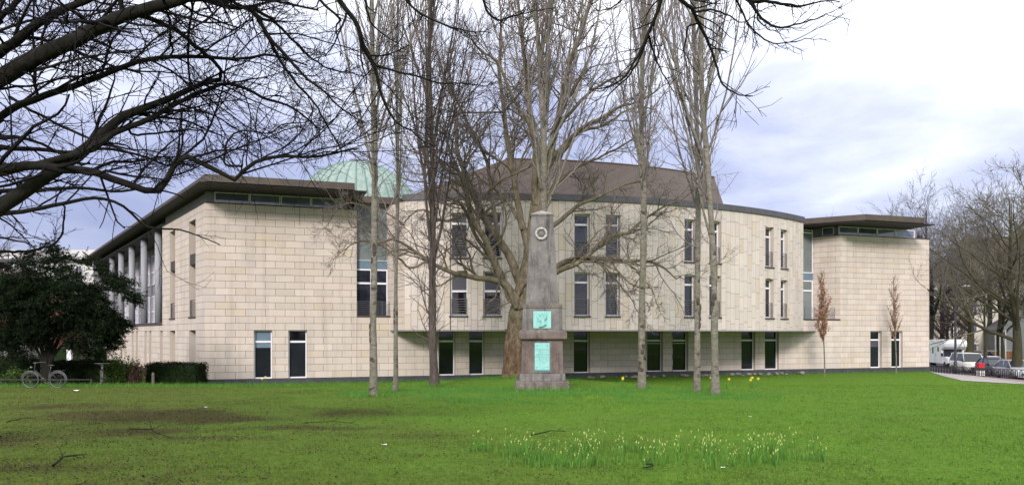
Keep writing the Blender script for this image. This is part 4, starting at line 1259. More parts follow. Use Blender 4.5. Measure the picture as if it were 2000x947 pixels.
# columnar poplars in a ring round the obelisk
def poplar(px, py, D, w, label, mat, tw, seed, lean=0, fork=None, ivy=False, start=.26, H=24, nb=26, spread=.17, knots=()):
    g = np.random.default_rng(seed)
    b = W(px, py, D); b[2] = G(b[0], b[1])
    t = thing('poplar_tree', label, 'tree', b, group='columnar poplars round the obelisk')
    r = w * D / F / 2
    zs = np.array([-.3, 0, .5, 2, 4, 7, 10, 14, 18, H]); n = len(zs)
    off = np.cumsum(g.normal(size=(n, 2)) * np.array([0, 0, .01, .03, .05, .07, .08, .12, .15, .2])[:, None], 0)
    pts = np.c_[b[0] + off[:, 0] + lean * zs, b[1] + off[:, 1], b[2] + zs]
    rad = r * np.interp(zs, [-.3, 0, .5, 2, H], [1.9, 1.45, 1.08, 1.0, .12])
    P, R = resample(pts, rad, 40)
    R = np.interp(np.linspace(0, 1, 40), (zs + .3) / (H + .3), rad)
    R *= 1 + .06 * g.normal(size=40)
    sets = [(P[None], R[None])]
    tube_obj('trunk', sets, [14], mat, t)
    for zk in knots:
        c = np.array([np.interp(zk, zs, pts[:, j]) for j in (0, 1)] + [b[2] + zk]); a = g.uniform(-2.6, -.5)
        kn = MB(); rk = r * np.interp(zk, [0, H], [1, .15])
        for dz in (-.22, .0, .2):
            q = a + g.normal() * .5; o = np.array((math.cos(q), math.sin(q), 0)) * rk * .62
            kn.tube([c + o + (0, 0, dz - .16), c + o * 1.15 + (0, 0, dz - .06), c + o * 1.2 + (0, 0, dz + .06), c + o + (0, 0, dz + .16)], [rk * .2, rk * .62, rk * .6, rk * .2], 9)
        kn.v = [tuple(np.array(p) + g.normal(size=3) * rk * .06) for p in kn.v]
        kn.build('knot', KNOT, t, True)
    P1, R1 = grow(P[None], R[None], nb, start, .9, (.30, .10), (.36, .10), 16, .75, .035, .5, .012, .3, shape=.75, g=g, lr=.02)
    P2, R2 = grow(P1, R1, 8, .12, 1, (.40, .14), (.40, .13), 9, .65, .06, .6, .008, .45, g=g)
    P3, R3 = grow(P2, R2, 6, .1, 1, (.5, .2), (.32, .12), 5, .45, .10, .7, .0055, .5, g=g)
    sh_, shr = grow(P[None], R[None], 70 if ivy else 26, .06 if ivy else .2, .7, (.7 if ivy else .5, .3), (.045 if ivy else .06, .02), 7, .9, .16, .3, .007, .5, g=g)
    tube_obj('branches', [(P1, R1)], [5], mat, t)
    S = [(P2, R2), (P3, R3), (sh_, shr)]
    s2, s2r = grow(sh_, shr, 5, .1, 1, (.7, .3), (.5, .2), 4, .3, .2, .7, .0055, .6, g=g)
    S.append((s2, s2r))
    tube_obj('twigs', S, [3, 3, 3, 3], tw, t)
    return t
poplar(729, 779, 23.7, 13.5, 'tall pale poplar in front of the glazed recess, nearest the paired ground floor windows', BARK_POP, TWIG_POP, 1, .002, knots=(1.95, 4.4))
poplar(772, 768, 26.2, 8.5, 'slender brown poplar in front of the bay corner, with a thin rough stem', BARK_POP, TWIG_POP, 2, .0, H=20, nb=16, start=.3, knots=(2.6,))
poplar(848, 752, 33, 15, 'dark poplar clad in shaggy ivy stems beside the plane tree', BARK_IVY, TWIG_IVY, 3, .002, ivy=True, nb=24, start=.2)
poplar(1066, 742, 32, 18, 'poplar hidden behind the obelisk, its pale stem rising straight above the cap', BARK_POP, TWIG_POP, 4, .0, nb=34, start=.3)
poplar(1253, 760, 28.7, 14, 'pale poplar standing alone between the plane tree and the twin poplars', BARK_POP, TWIG_POP, 5, .004, nb=28, knots=(1.4,))
poplar(1361, 769, 26.2, 12, 'mottled poplar with a knot, of the twin poplars the one nearer the obelisk', BARK_POP, TWIG_POP, 6, -.001, nb=22, start=.22, knots=(2.5, 2.9))
poplar(1398, 777, 24.2, 14, 'thick pale twin poplar with a wide V of branches, farther from the obelisk', BARK_POP, TWIG_POP, 17, -.003, nb=22, start=.2, knots=(2.9,))

# young trees by the wall, still holding brown leaves
def young(px, py, D, htop, zc0, wid, n, label, seed):
    g = np.random.default_rng(seed)
    b = W(px, py, D); b[2] = G(b[0], b[1])
    t = thing('young_tree', label, 'tree', b, group='young columnar trees along the wall')
    top = EYE - (htop - HY) * D / F; c0 = EYE - (zc0 - HY) * D / F; w = wid * D / F
    P, R = resample([(b[0], b[1], b[2] - .2), (b[0] + .02, b[1], b[2] + 1), (b[0] - .03, b[1], c0), (b[0] - w * .2, b[1], (c0 + top) / 2), (b[0] - w * .35, b[1], top)], [.06, .05, .045, .03, .01], 20)
    tube_obj('trunk', [(P[None], R[None])], [8], BARK_POP, t)
    f0 = (c0 - b[2]) / (top - b[2])
    P1, R1 = grow(P[None], R[None], 46, f0, .95, (.45, .12), (.26, .05), 7, .9, .06, .5, .010, .4, shape=.8, g=g)
    P2, R2 = grow(P1, R1, 5, .2, 1, (.5, .2), (.35, .1), 5, .5, .1, .6, .007, .5, g=g)
    tube_obj('twigs', [(P1, R1), (P2, R2)], [4, 3], plain('brown_twig', (.16, .09, .06), .9), t)
    src = np.concatenate([P2[:, 1:].reshape(-1, 3), P1[:, 2:].reshape(-1, 3)])
    zrel = (src[:, 2] - c0) / (top - c0)
    pick = src[g.choice(len(src), n, p=(lambda q: q / q.sum())(np.clip(1.05 - zrel, .05, 1)))] + g.normal(size=(n, 3)) * .04
    d = g.normal(size=(n, 3)) + (0, 0, -.6)
    V, Fs = leaves(pick, d, g.uniform(.07, .13, n), g.uniform(.025, .045, n), g)
    link('dry_leaves', np_mesh('dry_leaves', V, Fs), BROWNLEAF, t, True)
young(1610, 737, 54.5, 530, 672, 19, 2200, 'young fastigiate tree thick with russet dead leaves beside the narrow far recess', 3)
young(1750, 730, 58.6, 540, 668, 16, 520, 'thin young tree with few brown leaves before the last ground floor window', 4)

# ------------------------------------------------------------------ yew, hedges, shrubs at the left
g4 = np.random.default_rng(44)
yb = W(92, 745, 36); yb[2] = G(yb[0], yb[1])
yew = thing('yew_tree', 'dark evergreen yew with a low spreading crown behind the bicycle', 'tree', yb)
st = []
for dx, wv, tx, ty, d in ((-6, 9, 60, 600, 35.5), (0, 11, 96, 560, 36), (7, 9, 140, 590, 36.4), (3, 8, 120, 640, 35.4), (10, 6, 190, 630, 36.3), (-12, 6, 20, 640, 36)):
    st.append(([W(92 + dx * .6, 752, 36), W(92 + dx, 700, 36), W((92 + dx) * .6 + tx * .4, 660, (36 + d) / 2), W(tx, ty, d)], [wv * 36 / F / 2, wv * 36 / F / 2 * .9, wv * 36 / F / 3, .04]))
P0, R0 = stack(st, 12)
tube_obj('trunk', [(P0, R0)], [9], BARK_DARK, yew)
cl = [(110, 560, 36, 135, 78), (60, 600, 35.6, 92, 70), (190, 590, 35.8, 76, 62), (120, 632, 36.4, 120, 48), (30, 570, 36.4, 70, 60), (155, 530, 36.4, 70, 48), (215, 640, 36, 40, 44), (-20, 610, 36.2, 70, 70), (95, 510, 36.2, 40, 34), (228, 575, 36, 36, 40), (175, 668, 35.8, 60, 24), (35, 664, 36, 55, 28)]
ctr = []
wsum = np.array([c[3] * c[4] for c in cl], float); wsum /= wsum.sum()
while len(ctr) < 760:
    x, y, d, rx, ry = cl[g4.choice(len(cl), p=wsum)]
    v_ = g4.normal(size=3); v_ /= np.linalg.norm(v_); rr2 = g4.random() ** .4
    p = W(x + v_[0] * rx * rr2, y + v_[2] * ry * rr2, d + v_[1] * rx * 36 / F * .8 * rr2)
    if fbm(np.array([p[0] * .9 + 40]), np.array([p[2] * .9 + p[1] * .3]), 9, 3)[0] > .37: ctr.append(p)
ctr = np.array(ctr); cen = np.array([W(115, 600, 36)])
outd = unit_(ctr - cen) * (1, 1, .3)
SP = 14
base = np.repeat(ctr, SP, 0); dd = unit_(np.repeat(outd, SP, 0) + g4.normal(size=(len(base), 3)) * (.6, .6, .25))
ln = g4.uniform(.3, .75, len(base))
K = 4; steps = [base]; cur = dd
for j in range(K - 1):
    cur = unit_(cur + (0, 0, -.16) + g4.normal(size=base.shape) * .08); steps.append(steps[-1] + cur * (ln / (K - 1))[:, None])
PS = np.stack(steps, 1); RS = np.full(PS.shape[:2], .006)
tube_obj('twigs', [(PS, RS)], [3], TWIG_DARK, yew)
NL = 13
tt = g4.random((len(base), NL)) * (K - 1.01); ii = tt.astype(int); uu = (tt - ii)[..., None]
rows_ = np.arange(len(base))[:, None]
lp_ = PS[rows_, ii] * (1 - uu) + PS[rows_, ii + 1] * uu; td = PS[rows_, ii + 1] - PS[rows_, ii]
lpv = lp_.reshape(-1, 3); n_l = len(lpv)
ld = unit_(unit_(td).reshape(-1, 3) * .8 + g4.normal(size=(n_l, 3)) * .55 + (0, 0, -.1))
V, Fs = leaves(lpv, ld, g4.uniform(.08, .17, n_l), g4.uniform(.012, .026, n_l), g4)
link('needles', np_mesh('needles', V, Fs), YEW, yew, True)

def hedge(name, label, px0, px1, py_top, D, depth, seed, mat=HEDGE, n=9000, zb=None, ragged=.05, cat='hedge', group=None, rz=0.0):
    g = np.random.default_rng(seed)
    a, b = W(px0, py_top, D), W(px1, py_top, D)
    z0 = G((a[0] + b[0]) / 2, D) if zb is None else zb
    h = a[2] - z0; w = b[0] - a[0]
    t = thing(name, label, cat, ((a[0] + b[0]) / 2, D + depth / 2, z0), rz, group)
    m = MB(); e = .06
    m.frustum(0, 0, -.15, h - e, w - 2 * e, depth - 2 * e, w - 3 * e, depth - 3 * e)
    m.build('core', YEW if mat is HEDGE else mat, t)
    pos = []; nr = []
    ar = np.array([w * h, w * h, depth * h, depth * h, w * depth]); pick = g.choice(5, n, p=ar / ar.sum()); u, v_ = g.random(n), g.random(n)
    X = np.where(pick < 2, (u - .5) * w, np.where(pick == 2, -w / 2, np.where(pick == 3, w / 2, (u - .5) * w)))
    Y = np.where(pick == 0, -depth / 2, np.where(pick == 1, depth / 2, np.where(pick < 4, (u - .5) * depth, (v_ - .5) * depth)))
    Z = np.where(pick < 4, v_ * h, h)
    NR = np.array([(0, -1, 0), (0, 1, 0), (-1, 0, 0), (1, 0, 0), (0, 0, 1)], float)[pick]
    p = np.stack([X, Y, Z], 1) + g.normal(size=(n, 3)) * ragged - NR * .03
    p += NR * ((fbm(X * 2.2 + 50, Z * 2.2 + Y + 50, seed, 3) - .5) * .22)[:, None]
    d = NR + g.normal(size=(n, 3)) * .8 + (0, 0, .25)
    V, Fs = leaves(p, d, g.uniform(.04, .09, n), g.uniform(.015, .03, n), g)
    link('leaves', np_mesh('leaves', V, Fs), mat, t)
    return t
hedge('hedge', 'low clipped dark hedge block at the foot of the building corner', 281, 383, 712, 39.0, 1.5, 1)
hedge('hedge', 'long clipped dark hedge right behind the bicycle and the yew trunk', 96, 208, 707, 38.0, 1.3, 2)
hedge('hedge', 'dark loose hedge at the edge of the view beyond the low rail', -70, 46, 699, 38.5, 1.6, 3, ragged=.10)
hedge('hedge', 'taller dark hedge beyond the white post, against the flank', 100, 186, 681, 62, 2, 4, n=5000)
def shrub(label, px, py, D, wpx, top, seed, mat, n, stems, cat='shrub', lsz=(.06, .13)):
    g = np.random.default_rng(seed)
    b = W(px, py, D); b[2] = G(b[0], b[1]); w = wpx * D / F; h = (EYE - (top - HY) * D / F) - b[2]
    t = thing('shrub', label, cat, b)
    lst = []
    for i in range(stems):
        a = g.uniform(0, 2 * math.pi); r = w / 2 * math.sqrt(g.random()); hh = h * g.uniform(.6, 1.05) * (1 - .35 * (r / (w / 2)) ** 2)
        e = np.array((r * math.cos(a), r * .7 * math.sin(a), hh))
        lst.append(([(e[0] * .5, e[1] * .5, -.1), e * (.75, .75, .5) + g.normal(size=3) * .05, e], [.014, .006]))
    P, R = stack(lst, 8)
    P2, R2 = grow(P, R, 4, .2, 1, (.6, .2), (.4, .1), 5, .2, .12, .6, .004, g=g)
    tube_obj('stems', [(P, R), (P2, R2)], [4, 3], plain('shrub_stem', (.06, .04, .03), .9), t, False)
    src = np.concatenate([P2.reshape(-1, 3), P[:, 3:].reshape(-1, 3)]); pk = src[g.integers(0, len(src), n)] + g.normal(size=(n, 3)) * .05
    V, Fs = leaves(pk, g.normal(size=(n, 3)) + (0, 0, .5), g.uniform(*lsz, n), g.uniform(.02, .04, n), g)
    link('leaves', np_mesh('leaves', V, Fs), mat, t)
    return t
shrub('bright green leafy shrub between the two clipped hedges', 232, 750, 38.2, 66, 702, 1, SHRUB, 5000, 60)
shrub('dry reddish brown shrub with bare stems beside the corner hedge', 266, 750, 38.0, 34, 707, 2, DRY, 1300, 50, lsz=(.04, .09))
shrub('small leafy plants under the yew beside the low rail', 35, 752, 36.5, 60, 722, 3, SHRUB, 1200, 30)
shrub('thin bare shrub in front of the far hedge near the white post', 160, 707, 55, 26, 684, 4, DRY, 120, 22)

# ------------------------------------------------------------------ bicycles, rail and posts
PAINT_BLACK = plain('black_paint', (.02, .02, .022), .35, var=.1)
RUBBER = plain('tyre_rubber', (.04, .04, .038), .8, var=.15)
CHROME = plain('worn_chrome', (.20, .20, .20), .4, .6, var=.15)
SADDLE = plain('saddle_cover', (.05, .04, .035), .6)
MUDG = plain('silver_mudguard', (.11, .11, .115), .5, .3)
def bicycle(label, loc, rz, basket=False):
    """wheels in the x-z plane, heading towards -x"""
    t = thing('bicycle', label, 'bicycle', loc, rz, 'bicycles parked by the yew')
    R = .335
    for nm, x in (('front_wheel', -.55), ('rear_wheel', .55)):
        b = MB(); b.ring((x, 0, R), R, .016, 'y', 36, 7); w = b.build('wheel', RUBBER, t)
        b = MB(); b.ring((x, 0, R), R - .028, .011, 'y', 36, 5); b.build('rim', CHROME, w)
        b = MB()
        for i in range(18):
            q = 2 * math.pi * i / 18
            b.tube([(x, .02 if i % 2 else -.02, R), (x + (R - .03) * math.cos(q), 0, R + (R - .03) * math.sin(q))], .0022, 3)
        b.cyl((x, -.05, R), (x, .05, R), .02, 8); b.build('spokes', CHROME, w)
        b = MB(); n = 14; p = []
        q0, q1 = (math.radians(-10), math.radians(175)) if x > 0 else (math.radians(20), math.radians(165))
        b.tube([(x + (R + .035) * math.cos(q), 0, R + (R + .035) * math.sin(q)) for q in np.linspace(q0, q1, n)], .022, 6); b.build('mudguard', MUDG, t)
    bb, hd_, st_, rr_, ff = (.10, 0, .29), (-.40, 0, .80), (.26, 0, .74), (.55, 0, R), (-.55, 0, R)
    b = MB(); b.tube([hd_, bb], .017, 8); b.tube([st_, bb], .016, 8); b.tube([(-.385, 0, .74), (-.1, 0, .43), (.12, 0, .38)], .014, 8)
    for y in (-.045, .045): b.tube([bb, (rr_[0], y, rr_[2])], .009, 6); b.tube([(.255, y * .4, .70), (rr_[0], y, rr_[2])], .008, 6); b.tube([(-.42, y * .7, .72), (ff[0], y, ff[2])], .01, 6)
    b.build('frame', PAINT_BLACK, t)
    b = MB(); b.tube([(-.39, 0, .76), (-.36, 0, 1.02), (-.37, 0, 1.05)], .012, 8)
    b.tube([(-.16, .29, 1.06), (-.30, .25, 1.06), (-.38, .08, 1.05), (-.38, -.08, 1.05), (-.30, -.25, 1.06), (-.16, -.29, 1.06)], .011, 8); b.build('handlebar', CHROME, t)
    b = MB()
    for y in (.29, -.29): b.cyl((-.08, y, 1.055), (-.18, y * .96, 1.06), .017, 8)
    b.build('grip', SADDLE, t)
    b = MB(); b.tube([st_, (.285, 0, .90)], .012, 8); b.build('seat_post', CHROME, t)
    b = MB(); b.tube([(.13, 0, .935), (.2, 0, .94), (.30, 0, .94), (.40, 0, .95)], [.02, .035, .085, .06], 10)
    b.v = [(x, y, .94 + (z - .94) * .4) for x, y, z in b.v]; b.build('saddle', SADDLE, t)
    b = MB(); b.ring((.10, .03, .29), .085, .006, 'y', 20, 4); b.tube([(.10, .05, .29), (.19, .05, .17)], .01, 5); b.tube([(.10, -.05, .29), (.01, -.05, .41)], .01, 5)
    b.box((.15, .04, .155), (.23, .13, .18)); b.box((-.03, -.13, .40), (.05, -.04, .425)); b.build('crankset', CHROME, t)
    b = MB(); b.tube([(.42, 0, .72), (.5, 0, .73), (.85, 0, .735)], .006, 5)
    for y in (-.06, .06): b.tube([(.40, y, .73), (.85, y, .735)], .006, 5); b.tube([(.8, y, .735), (.55, y, .34)], .006, 5)
    b.build('carrier', PAINT_BLACK, t)
    b = MB(); b.tube([(-.47, 0, .86), (-.55, 0, .86)], [.02, .045], 10); b.build('headlight', CHROME, t)
    return t
p = W(86, 742, 31.8); bicycle('side on city bicycle leaning by the yew trunk, both wheels visible', (p[0], 31.8, G(p[0], 31.8)), 0.04)
p = W(180, 742, 33.2); bicycle('bicycle seen head on with its handlebars wide, at the end of the low rail', (p[0] + .05, 33.9, G(p[0], 33.9)), math.radians(119))
WOOD = plain('grey_wood', (.13, .11, .09), .9, var=.25, scale=12)
a, b_ = W(-60, 742, 34.6), W(180, 741, 34.6)
RAILM = plain('rail_iron', (.035, .034, .036), .8, var=.2)
rail = thing('low_rail', 'low metal rail along the lawn edge running behind the parked bicycle', 'rail', (a[0], 34.6, G(a[0], 34.6)))
za, zb = G(a[0], 34.6) + .32, G(b_[0], 34.6) + .32
b = MB(); b.tube([(a[0], 34.6, za), (b_[0], 34.6, zb)], .03, 8); b.build('crossbar', RAILM, rail, True)
for k in range(5):
    x = a[0] + (b_[0] - a[0]) * (k + .02) / 4.05
    b = MB(); b.cyl((x, 34.6, G(x, 34.6) - .2), (x, 34.6, za + .02), .035, 8); b.build('post', RAILM, rail, True)
for px, pt_, D, lb in ((299, 727, 37.6, 'short grey wooden post before the corner hedge'), (199, 722, 36.4, 'short wooden post near the end of the long hedge')):
    p = W(px, pt_, D); z0 = G(p[0], D); t = thing('wooden_post', lb, 'post', (p[0], D, z0))
    b = MB(); b.frustum(0, 0, -.2, p[2] - z0 - .06, .11, .11, .10, .10); b.build('shaft', WOOD, t)
    b = MB(); b.frustum(0, 0, p[2] - z0 - .062, p[2] - z0, .10, .10, .05, .05); b.build('post_top', WOOD, t)
p = W(136, 684, 56); t = thing('white_post', 'white post standing up behind the long hedge', 'post', (p[0], 56, G(p[0], 56)))
b = MB(); b.box((-.16, -.1, -.2), (.16, .1, p[2] - G(p[0], 56))); b.build('shaft', WHITE, t)
b = MB(); b.box((-.18, -.12, p[2] - G(p[0], 56) + .002), (.18, .12, p[2] - G(p[0], 56) + .06)); b.build('cap', GREYFRAME, t)

# ------------------------------------------------------------------ far houses
BRICK = plain('red_brick', (.25, .085, .065), .9, var=.25, scale=3)
PLASTER = plain('pale_plaster', (.55, .53, .52), .9, var=.06, scale=.6)
CREAMP = plain('cream_plaster', (.50, .46, .40), .9, var=.07, scale=.6)
TILE = plain('brown_tiles', (.16, .115, .085), .9, var=.25, scale=2)
GREYW = plain('weathered_wall', (.16, .15, .15), .9, var=.2, scale=1)
def house(label, x0, x1, y0, y1, z0, z1, wall, cols, rows, roof=None, rz=0, roofmat=TILE, over=.4, frame=WHITE):
    cx_, cy_ = (x0 + x1) / 2, (y0 + y1) / 2; w, d, h = x1 - x0, y1 - y0, z1 - z0
    t = thing('house' if roof else 'apartment_building', label, 'building', (cx_, cy_, z0), rz)
    b = MB(); b.box((-w / 2, -d / 2, -1), (w / 2, d / 2, h)); b.build('wall', wall, t)
    sx_ = w / cols; sz = h / rows
    for i in range(cols):
        for j in range(rows):
            x, z = -w / 2 + (i + .5) * sx_, (j + .5) * sz
            hw, hh = min(.55, sx_ * .3), min(.75, sz * .29)
            f = MB(); y = -d / 2 - .05
            f.box((x - hw, y, z - hh), (x - hw + .1, -d / 2 + .02, z + hh)); f.box((x + hw - .1, y, z - hh), (x + hw, -d / 2 + .02, z + hh))
            f.box((x - hw + .1, y, z + hh - .1), (x + hw - .1, -d / 2 + .02, z + hh)); f.box((x - hw + .1, y, z - hh), (x + hw - .1, -d / 2 + .02, z - hh + .1)); f.box((x - .04, y + .01, z - hh + .1), (x + .04, -d / 2 + .02, z + hh - .1))
            fo = f.build('window', frame, t)
            g_ = MB(); g_.box((x - hw + .1, -d / 2 - .015, z - hh + .1), (x + hw - .1, -d / 2 + .01, z + hh - .1)); g_.build('pane', GLASSB, fo)
    if roof:
        b = MB(); o = over
        b.add([(-w / 2 - o, -d / 2 - o, h), (w / 2 + o, -d / 2 - o, h), (w / 2 + o, d / 2 + o, h), (-w / 2 - o, d / 2 + o, h), (-w / 2 + roof * .9, 0, h + roof), (w / 2 - roof * .9, 0, h + roof)],
              [(0, 1, 5, 4), (1, 2, 5), (2, 3, 4, 5), (3, 0, 4), (3, 2, 1, 0)])
        r = b.build('roof', roofmat, t)
        b = MB(); b.box((w * .1, -.4, h + roof * .5), (w * .1 + .8, .4, h + roof + .9)); b.build('chimney', BRICK, r)
    else:
        b = MB(); b.box((-w / 2 - o_, -d / 2 - o_, h + .002), (w / 2 + o_, d / 2 + o_, h + .5)); b.build('roof', roofmat, t)
        b = MB(); b.box((-w / 2 + 1.5, -d / 2 + 1.5, h + .502), (w / 2 - 1.5, d / 2 - 1.5, h + 2.2)); b.build('penthouse', wall, t)
    return t
o_ = .5
house('pale flat roofed apartment block far behind the yew and the colonnade', -112, -66.5, 128, 142, -.5, 15.0, PLASTER, 12, 6, roofmat=COPING)
house('red brick house with white windows seen under the yew branches', -78, -57, 92, 102, -.5, 7.5, BRICK, 6, 2, 3.5)
house('white rendered house seen between the yew trunk and the flank', -55.5, -47, 100, 110, -.5, 6.2, PLASTER, 4, 2, 3.0)
house('tall pale house with a broad brown tiled roof behind the street trees', 69, 92, 118, 134, -.7, 11.5, CREAMP, 6, 4, 7.5, rz=-.35)
house('white house partly hidden by the thick street tree', 65.5, 80, 92, 104, -.7, 6.8, PLASTER, 4, 2, .0, rz=-.3, roofmat=COPING)
house('low grey gabled house behind the parked dark car', 73, 82, 112, 120, -.7, 3.6, GREYW, 3, 1, 2.6, rz=-.3, roofmat=COPING)
fw = thing('garden_wall', 'long grey garden wall far behind the hedges under the yew', 'wall', (-52, 78, -.2))
b = MB(); b.box((-24, -.15, -.5), (12.6, .15, 1.75)); b.build('wall_body', GREYW, fw)
b = MB(); b.box((-24, -.22, 1.752), (12.6, .22, 1.86)); b.build('coping_stone', COPING, fw)
BRICKL = plain('orange_brick', (.24, .11, .06), .9, var=.25, scale=2)
fw = thing('brick_wall', 'low orange brick wall behind the parked cars', 'wall', (68, 100, -.7))
b = MB(); b.box((-12, -.15, -.3), (16, .15, 1.5)); b.build('wall_body', BRICKL, fw)
b = MB(); b.box((-12, -.2, 1.502), (16, .2, 1.6)); b.build('coping_stone', KERB, fw)

# ------------------------------------------------------------------ background trees
def bare_tree(name, label, loc, H, r, crown0, spread, seed, mats, nl=13, dens=1., world=True, group=None, up=.35, twig=.012, lev=5):
    g = np.random.default_rng(seed)
    t = thing(name, label, 'tree', loc, group=group)
    off = np.cumsum(g.normal(size=(8, 2)) * H * .008, 0)
    zs = np.linspace(-.02, .95, 8) * H; pts = np.c_[off[:, 0] - off[1, 0], off[:, 1] - off[1, 1], zs]
    P, R = resample(pts, r * np.array([1.35, 1, .9, .72, .55, .4, .25, .1]), 18)
    R = r * np.interp(np.linspace(0, 1, 18), [0, .06, .15, .4, .7, 1], [1.5, 1.05, .95, .6, .3, .08])
    tube_obj('trunk', [(P[None], R[None])], [12], mats[0], t, False)
    P1, R1 = grow(P[None], R[None], nl, crown0, .9, (.85, .15), (spread, spread * .2), 14, up, .09, .5, .03, .22, shape=.55, g=g, lr=.02)
    for i in range(len(P1)): pass
    tube_obj('limbs', [(P1, R1)], [7], mats[0], t, False)
    P2, R2 = grow(P1, R1, 8 * dens, .2, 1, (.7, .2), (.36, .1), 9, .3, .1, .55, .02, .35, g=g, lr=.02)
    P3, R3 = grow(P2, R2, 6 * dens, .15, 1, (.7, .22), (.42, .13), 5, .25, .12, .55, twig, .5, g=g)
    S = [(P2, R2), (P3, R3)]; sd_ = [4, 3]
    if lev > 4:
        P4, R4 = grow(P3, R3, 4 * dens, .15, 1, (.7, .25), (.45, .15), 3, .2, .12, .7, twig * .75, .6, g=g); S.append((P4, R4)); sd_.append(3)
    tube_obj('twigs', S, sd_, mats[1], t, False)
    return t
def put(px, D, z=None):
    x = (px - CX) * D / F
    return (x, D, G(x, D) - .02 if z is None else z)
big = bare_tree('street_tree', 'thick dark trunked tree at the kerb with wide mossy limbs, nearest of the street trees', put(1987, 62), 15.5, .38, .22, .62, 3, (BARK_BG, TWIG_BG), 24, 1.08, group='trees along the street')
mid_ = bare_tree('street_tree', 'broad mossy tree behind the camper and the white van', put(1894, 88), 15, .45, .24, .55, 5, (BARK_BG, TWIG_BG), 20, 1.05, group='trees along the street', twig=.016, lev=5)
slim = bare_tree('street_tree', 'slim tree rising behind the red box by the white van', put(1924, 74), 12, .17, .3, .42, 7, (BARK_BG, TWIG_BG), 13, 1., group='trees along the street', lev=4, twig=.014)
far = bare_tree('background_tree', 'dark bare tree reaching out from behind the far end of the building', put(1815, 88), 19, .42, .22, .5, 9, (BARK_DARK, TWIG_FAR), 20, 1.02, group='bare trees beyond the building', twig=.018)
def again(src, px, D, label, rz, sc, z=None, group=None):
    c = copy_tree(src); c.location = put(px, D, z); c.rotation_euler = (0, 0, rz); c.scale = (sc, sc, sc); c['label'] = label
    if group: c['group'] = group
    return c
SG, BG = 'trees along the street', 'bare trees beyond the building'
again(mid_, 1955, 92, 'mossy tree in the row behind the dark parked car', 2.1, .95, group=SG)
again(mid_, 2030, 80, 'tall tree at the edge of the view beyond the silver car', 4.0, 1.25, group=SG)
again(far, 1840, 112, 'bare tree behind the camper roof', 1.3, .92, group=BG)
again(far, 1880, 130, 'bare tree with its top rising clear above the brown tiled roof', 2.6, 1.2, group=BG)
again(far, 1790, 105, 'bare crown just above the end of the far roof slab', 3.9, .95, group=BG)
again(far, 1715, 108, 'bare crown above the middle of the far block roof', 5.0, .98, group=BG)
again(far, 1640, 112, 'low bare crown above the roof corner next to the bay', .4, .93, group=BG)
again(far, 1930, 120, 'wide bare tree behind the brown tiled roof house', 5.7, 1.2, group=BG)
again(far, 1985, 125, 'tall bare tree behind the white house', .9, 1.35, group=BG)
again(mid_, 1850, 96, 'small mossy tree in the gap between the building and the camper', 5.2, .62, group=SG)
pl_ = bare_tree('plum_tree', 'reddish twigged small tree behind the camper roof', put(1858, 92), 6.8, .2, .2, .62, 13, (BARK_DARK, TWIG_RED), 16, 1.3, lev=4, twig=.026)
again(far, -60, 118, 'bare tree beyond the apartment block at the edge of the view', 2.2, .8, group=BG)
for i, (px, D, sc, lb) in enumerate(((20, 75, .62, 'bare tree over the red brick house'), )):
    again(far, px, D, lb, 1.0 + i, sc, group=BG)

# ------------------------------------------------------------------ vehicles
def carpaint(name, col): return plain(name, col, .38, 0, var=.03, spec=.3)
CARGLASS = glass('car_glass', (.02, .025, .035), .05, .8, .3)
LAMP = plain('lamp_glass', (.65, .66, .68), .2)
PLATE = plain('number_plate', (.7, .7, .68), .5, var=.02)
REDLAMP = plain('red_lamp', (.35, .02, .02), .3)
TYRE = plain('dark_tyre', (.022, .022, .023), .85)
TRIM = plain('black_trim', (.025, .025, .027), .6)
def loft(secs, mat, name, parent, bev=0):
    """closed loops of equal length joined into a skin; x across, y along"""
    n = len(secs[0]); mb = MB(); vs = [p for s_ in secs for p in s_]
    fs = [(i * n + j, i * n + (j + 1) % n, (i + 1) * n + (j + 1) % n, (i + 1) * n + j) for i in range(len(secs) - 1) for j in range(n)]
    fs += [tuple(range(n - 1, -1, -1)), tuple(range((len(secs) - 1) * n, len(secs) * n))]
    mb.add(vs, fs, True); return mb.build(name, mat, parent)
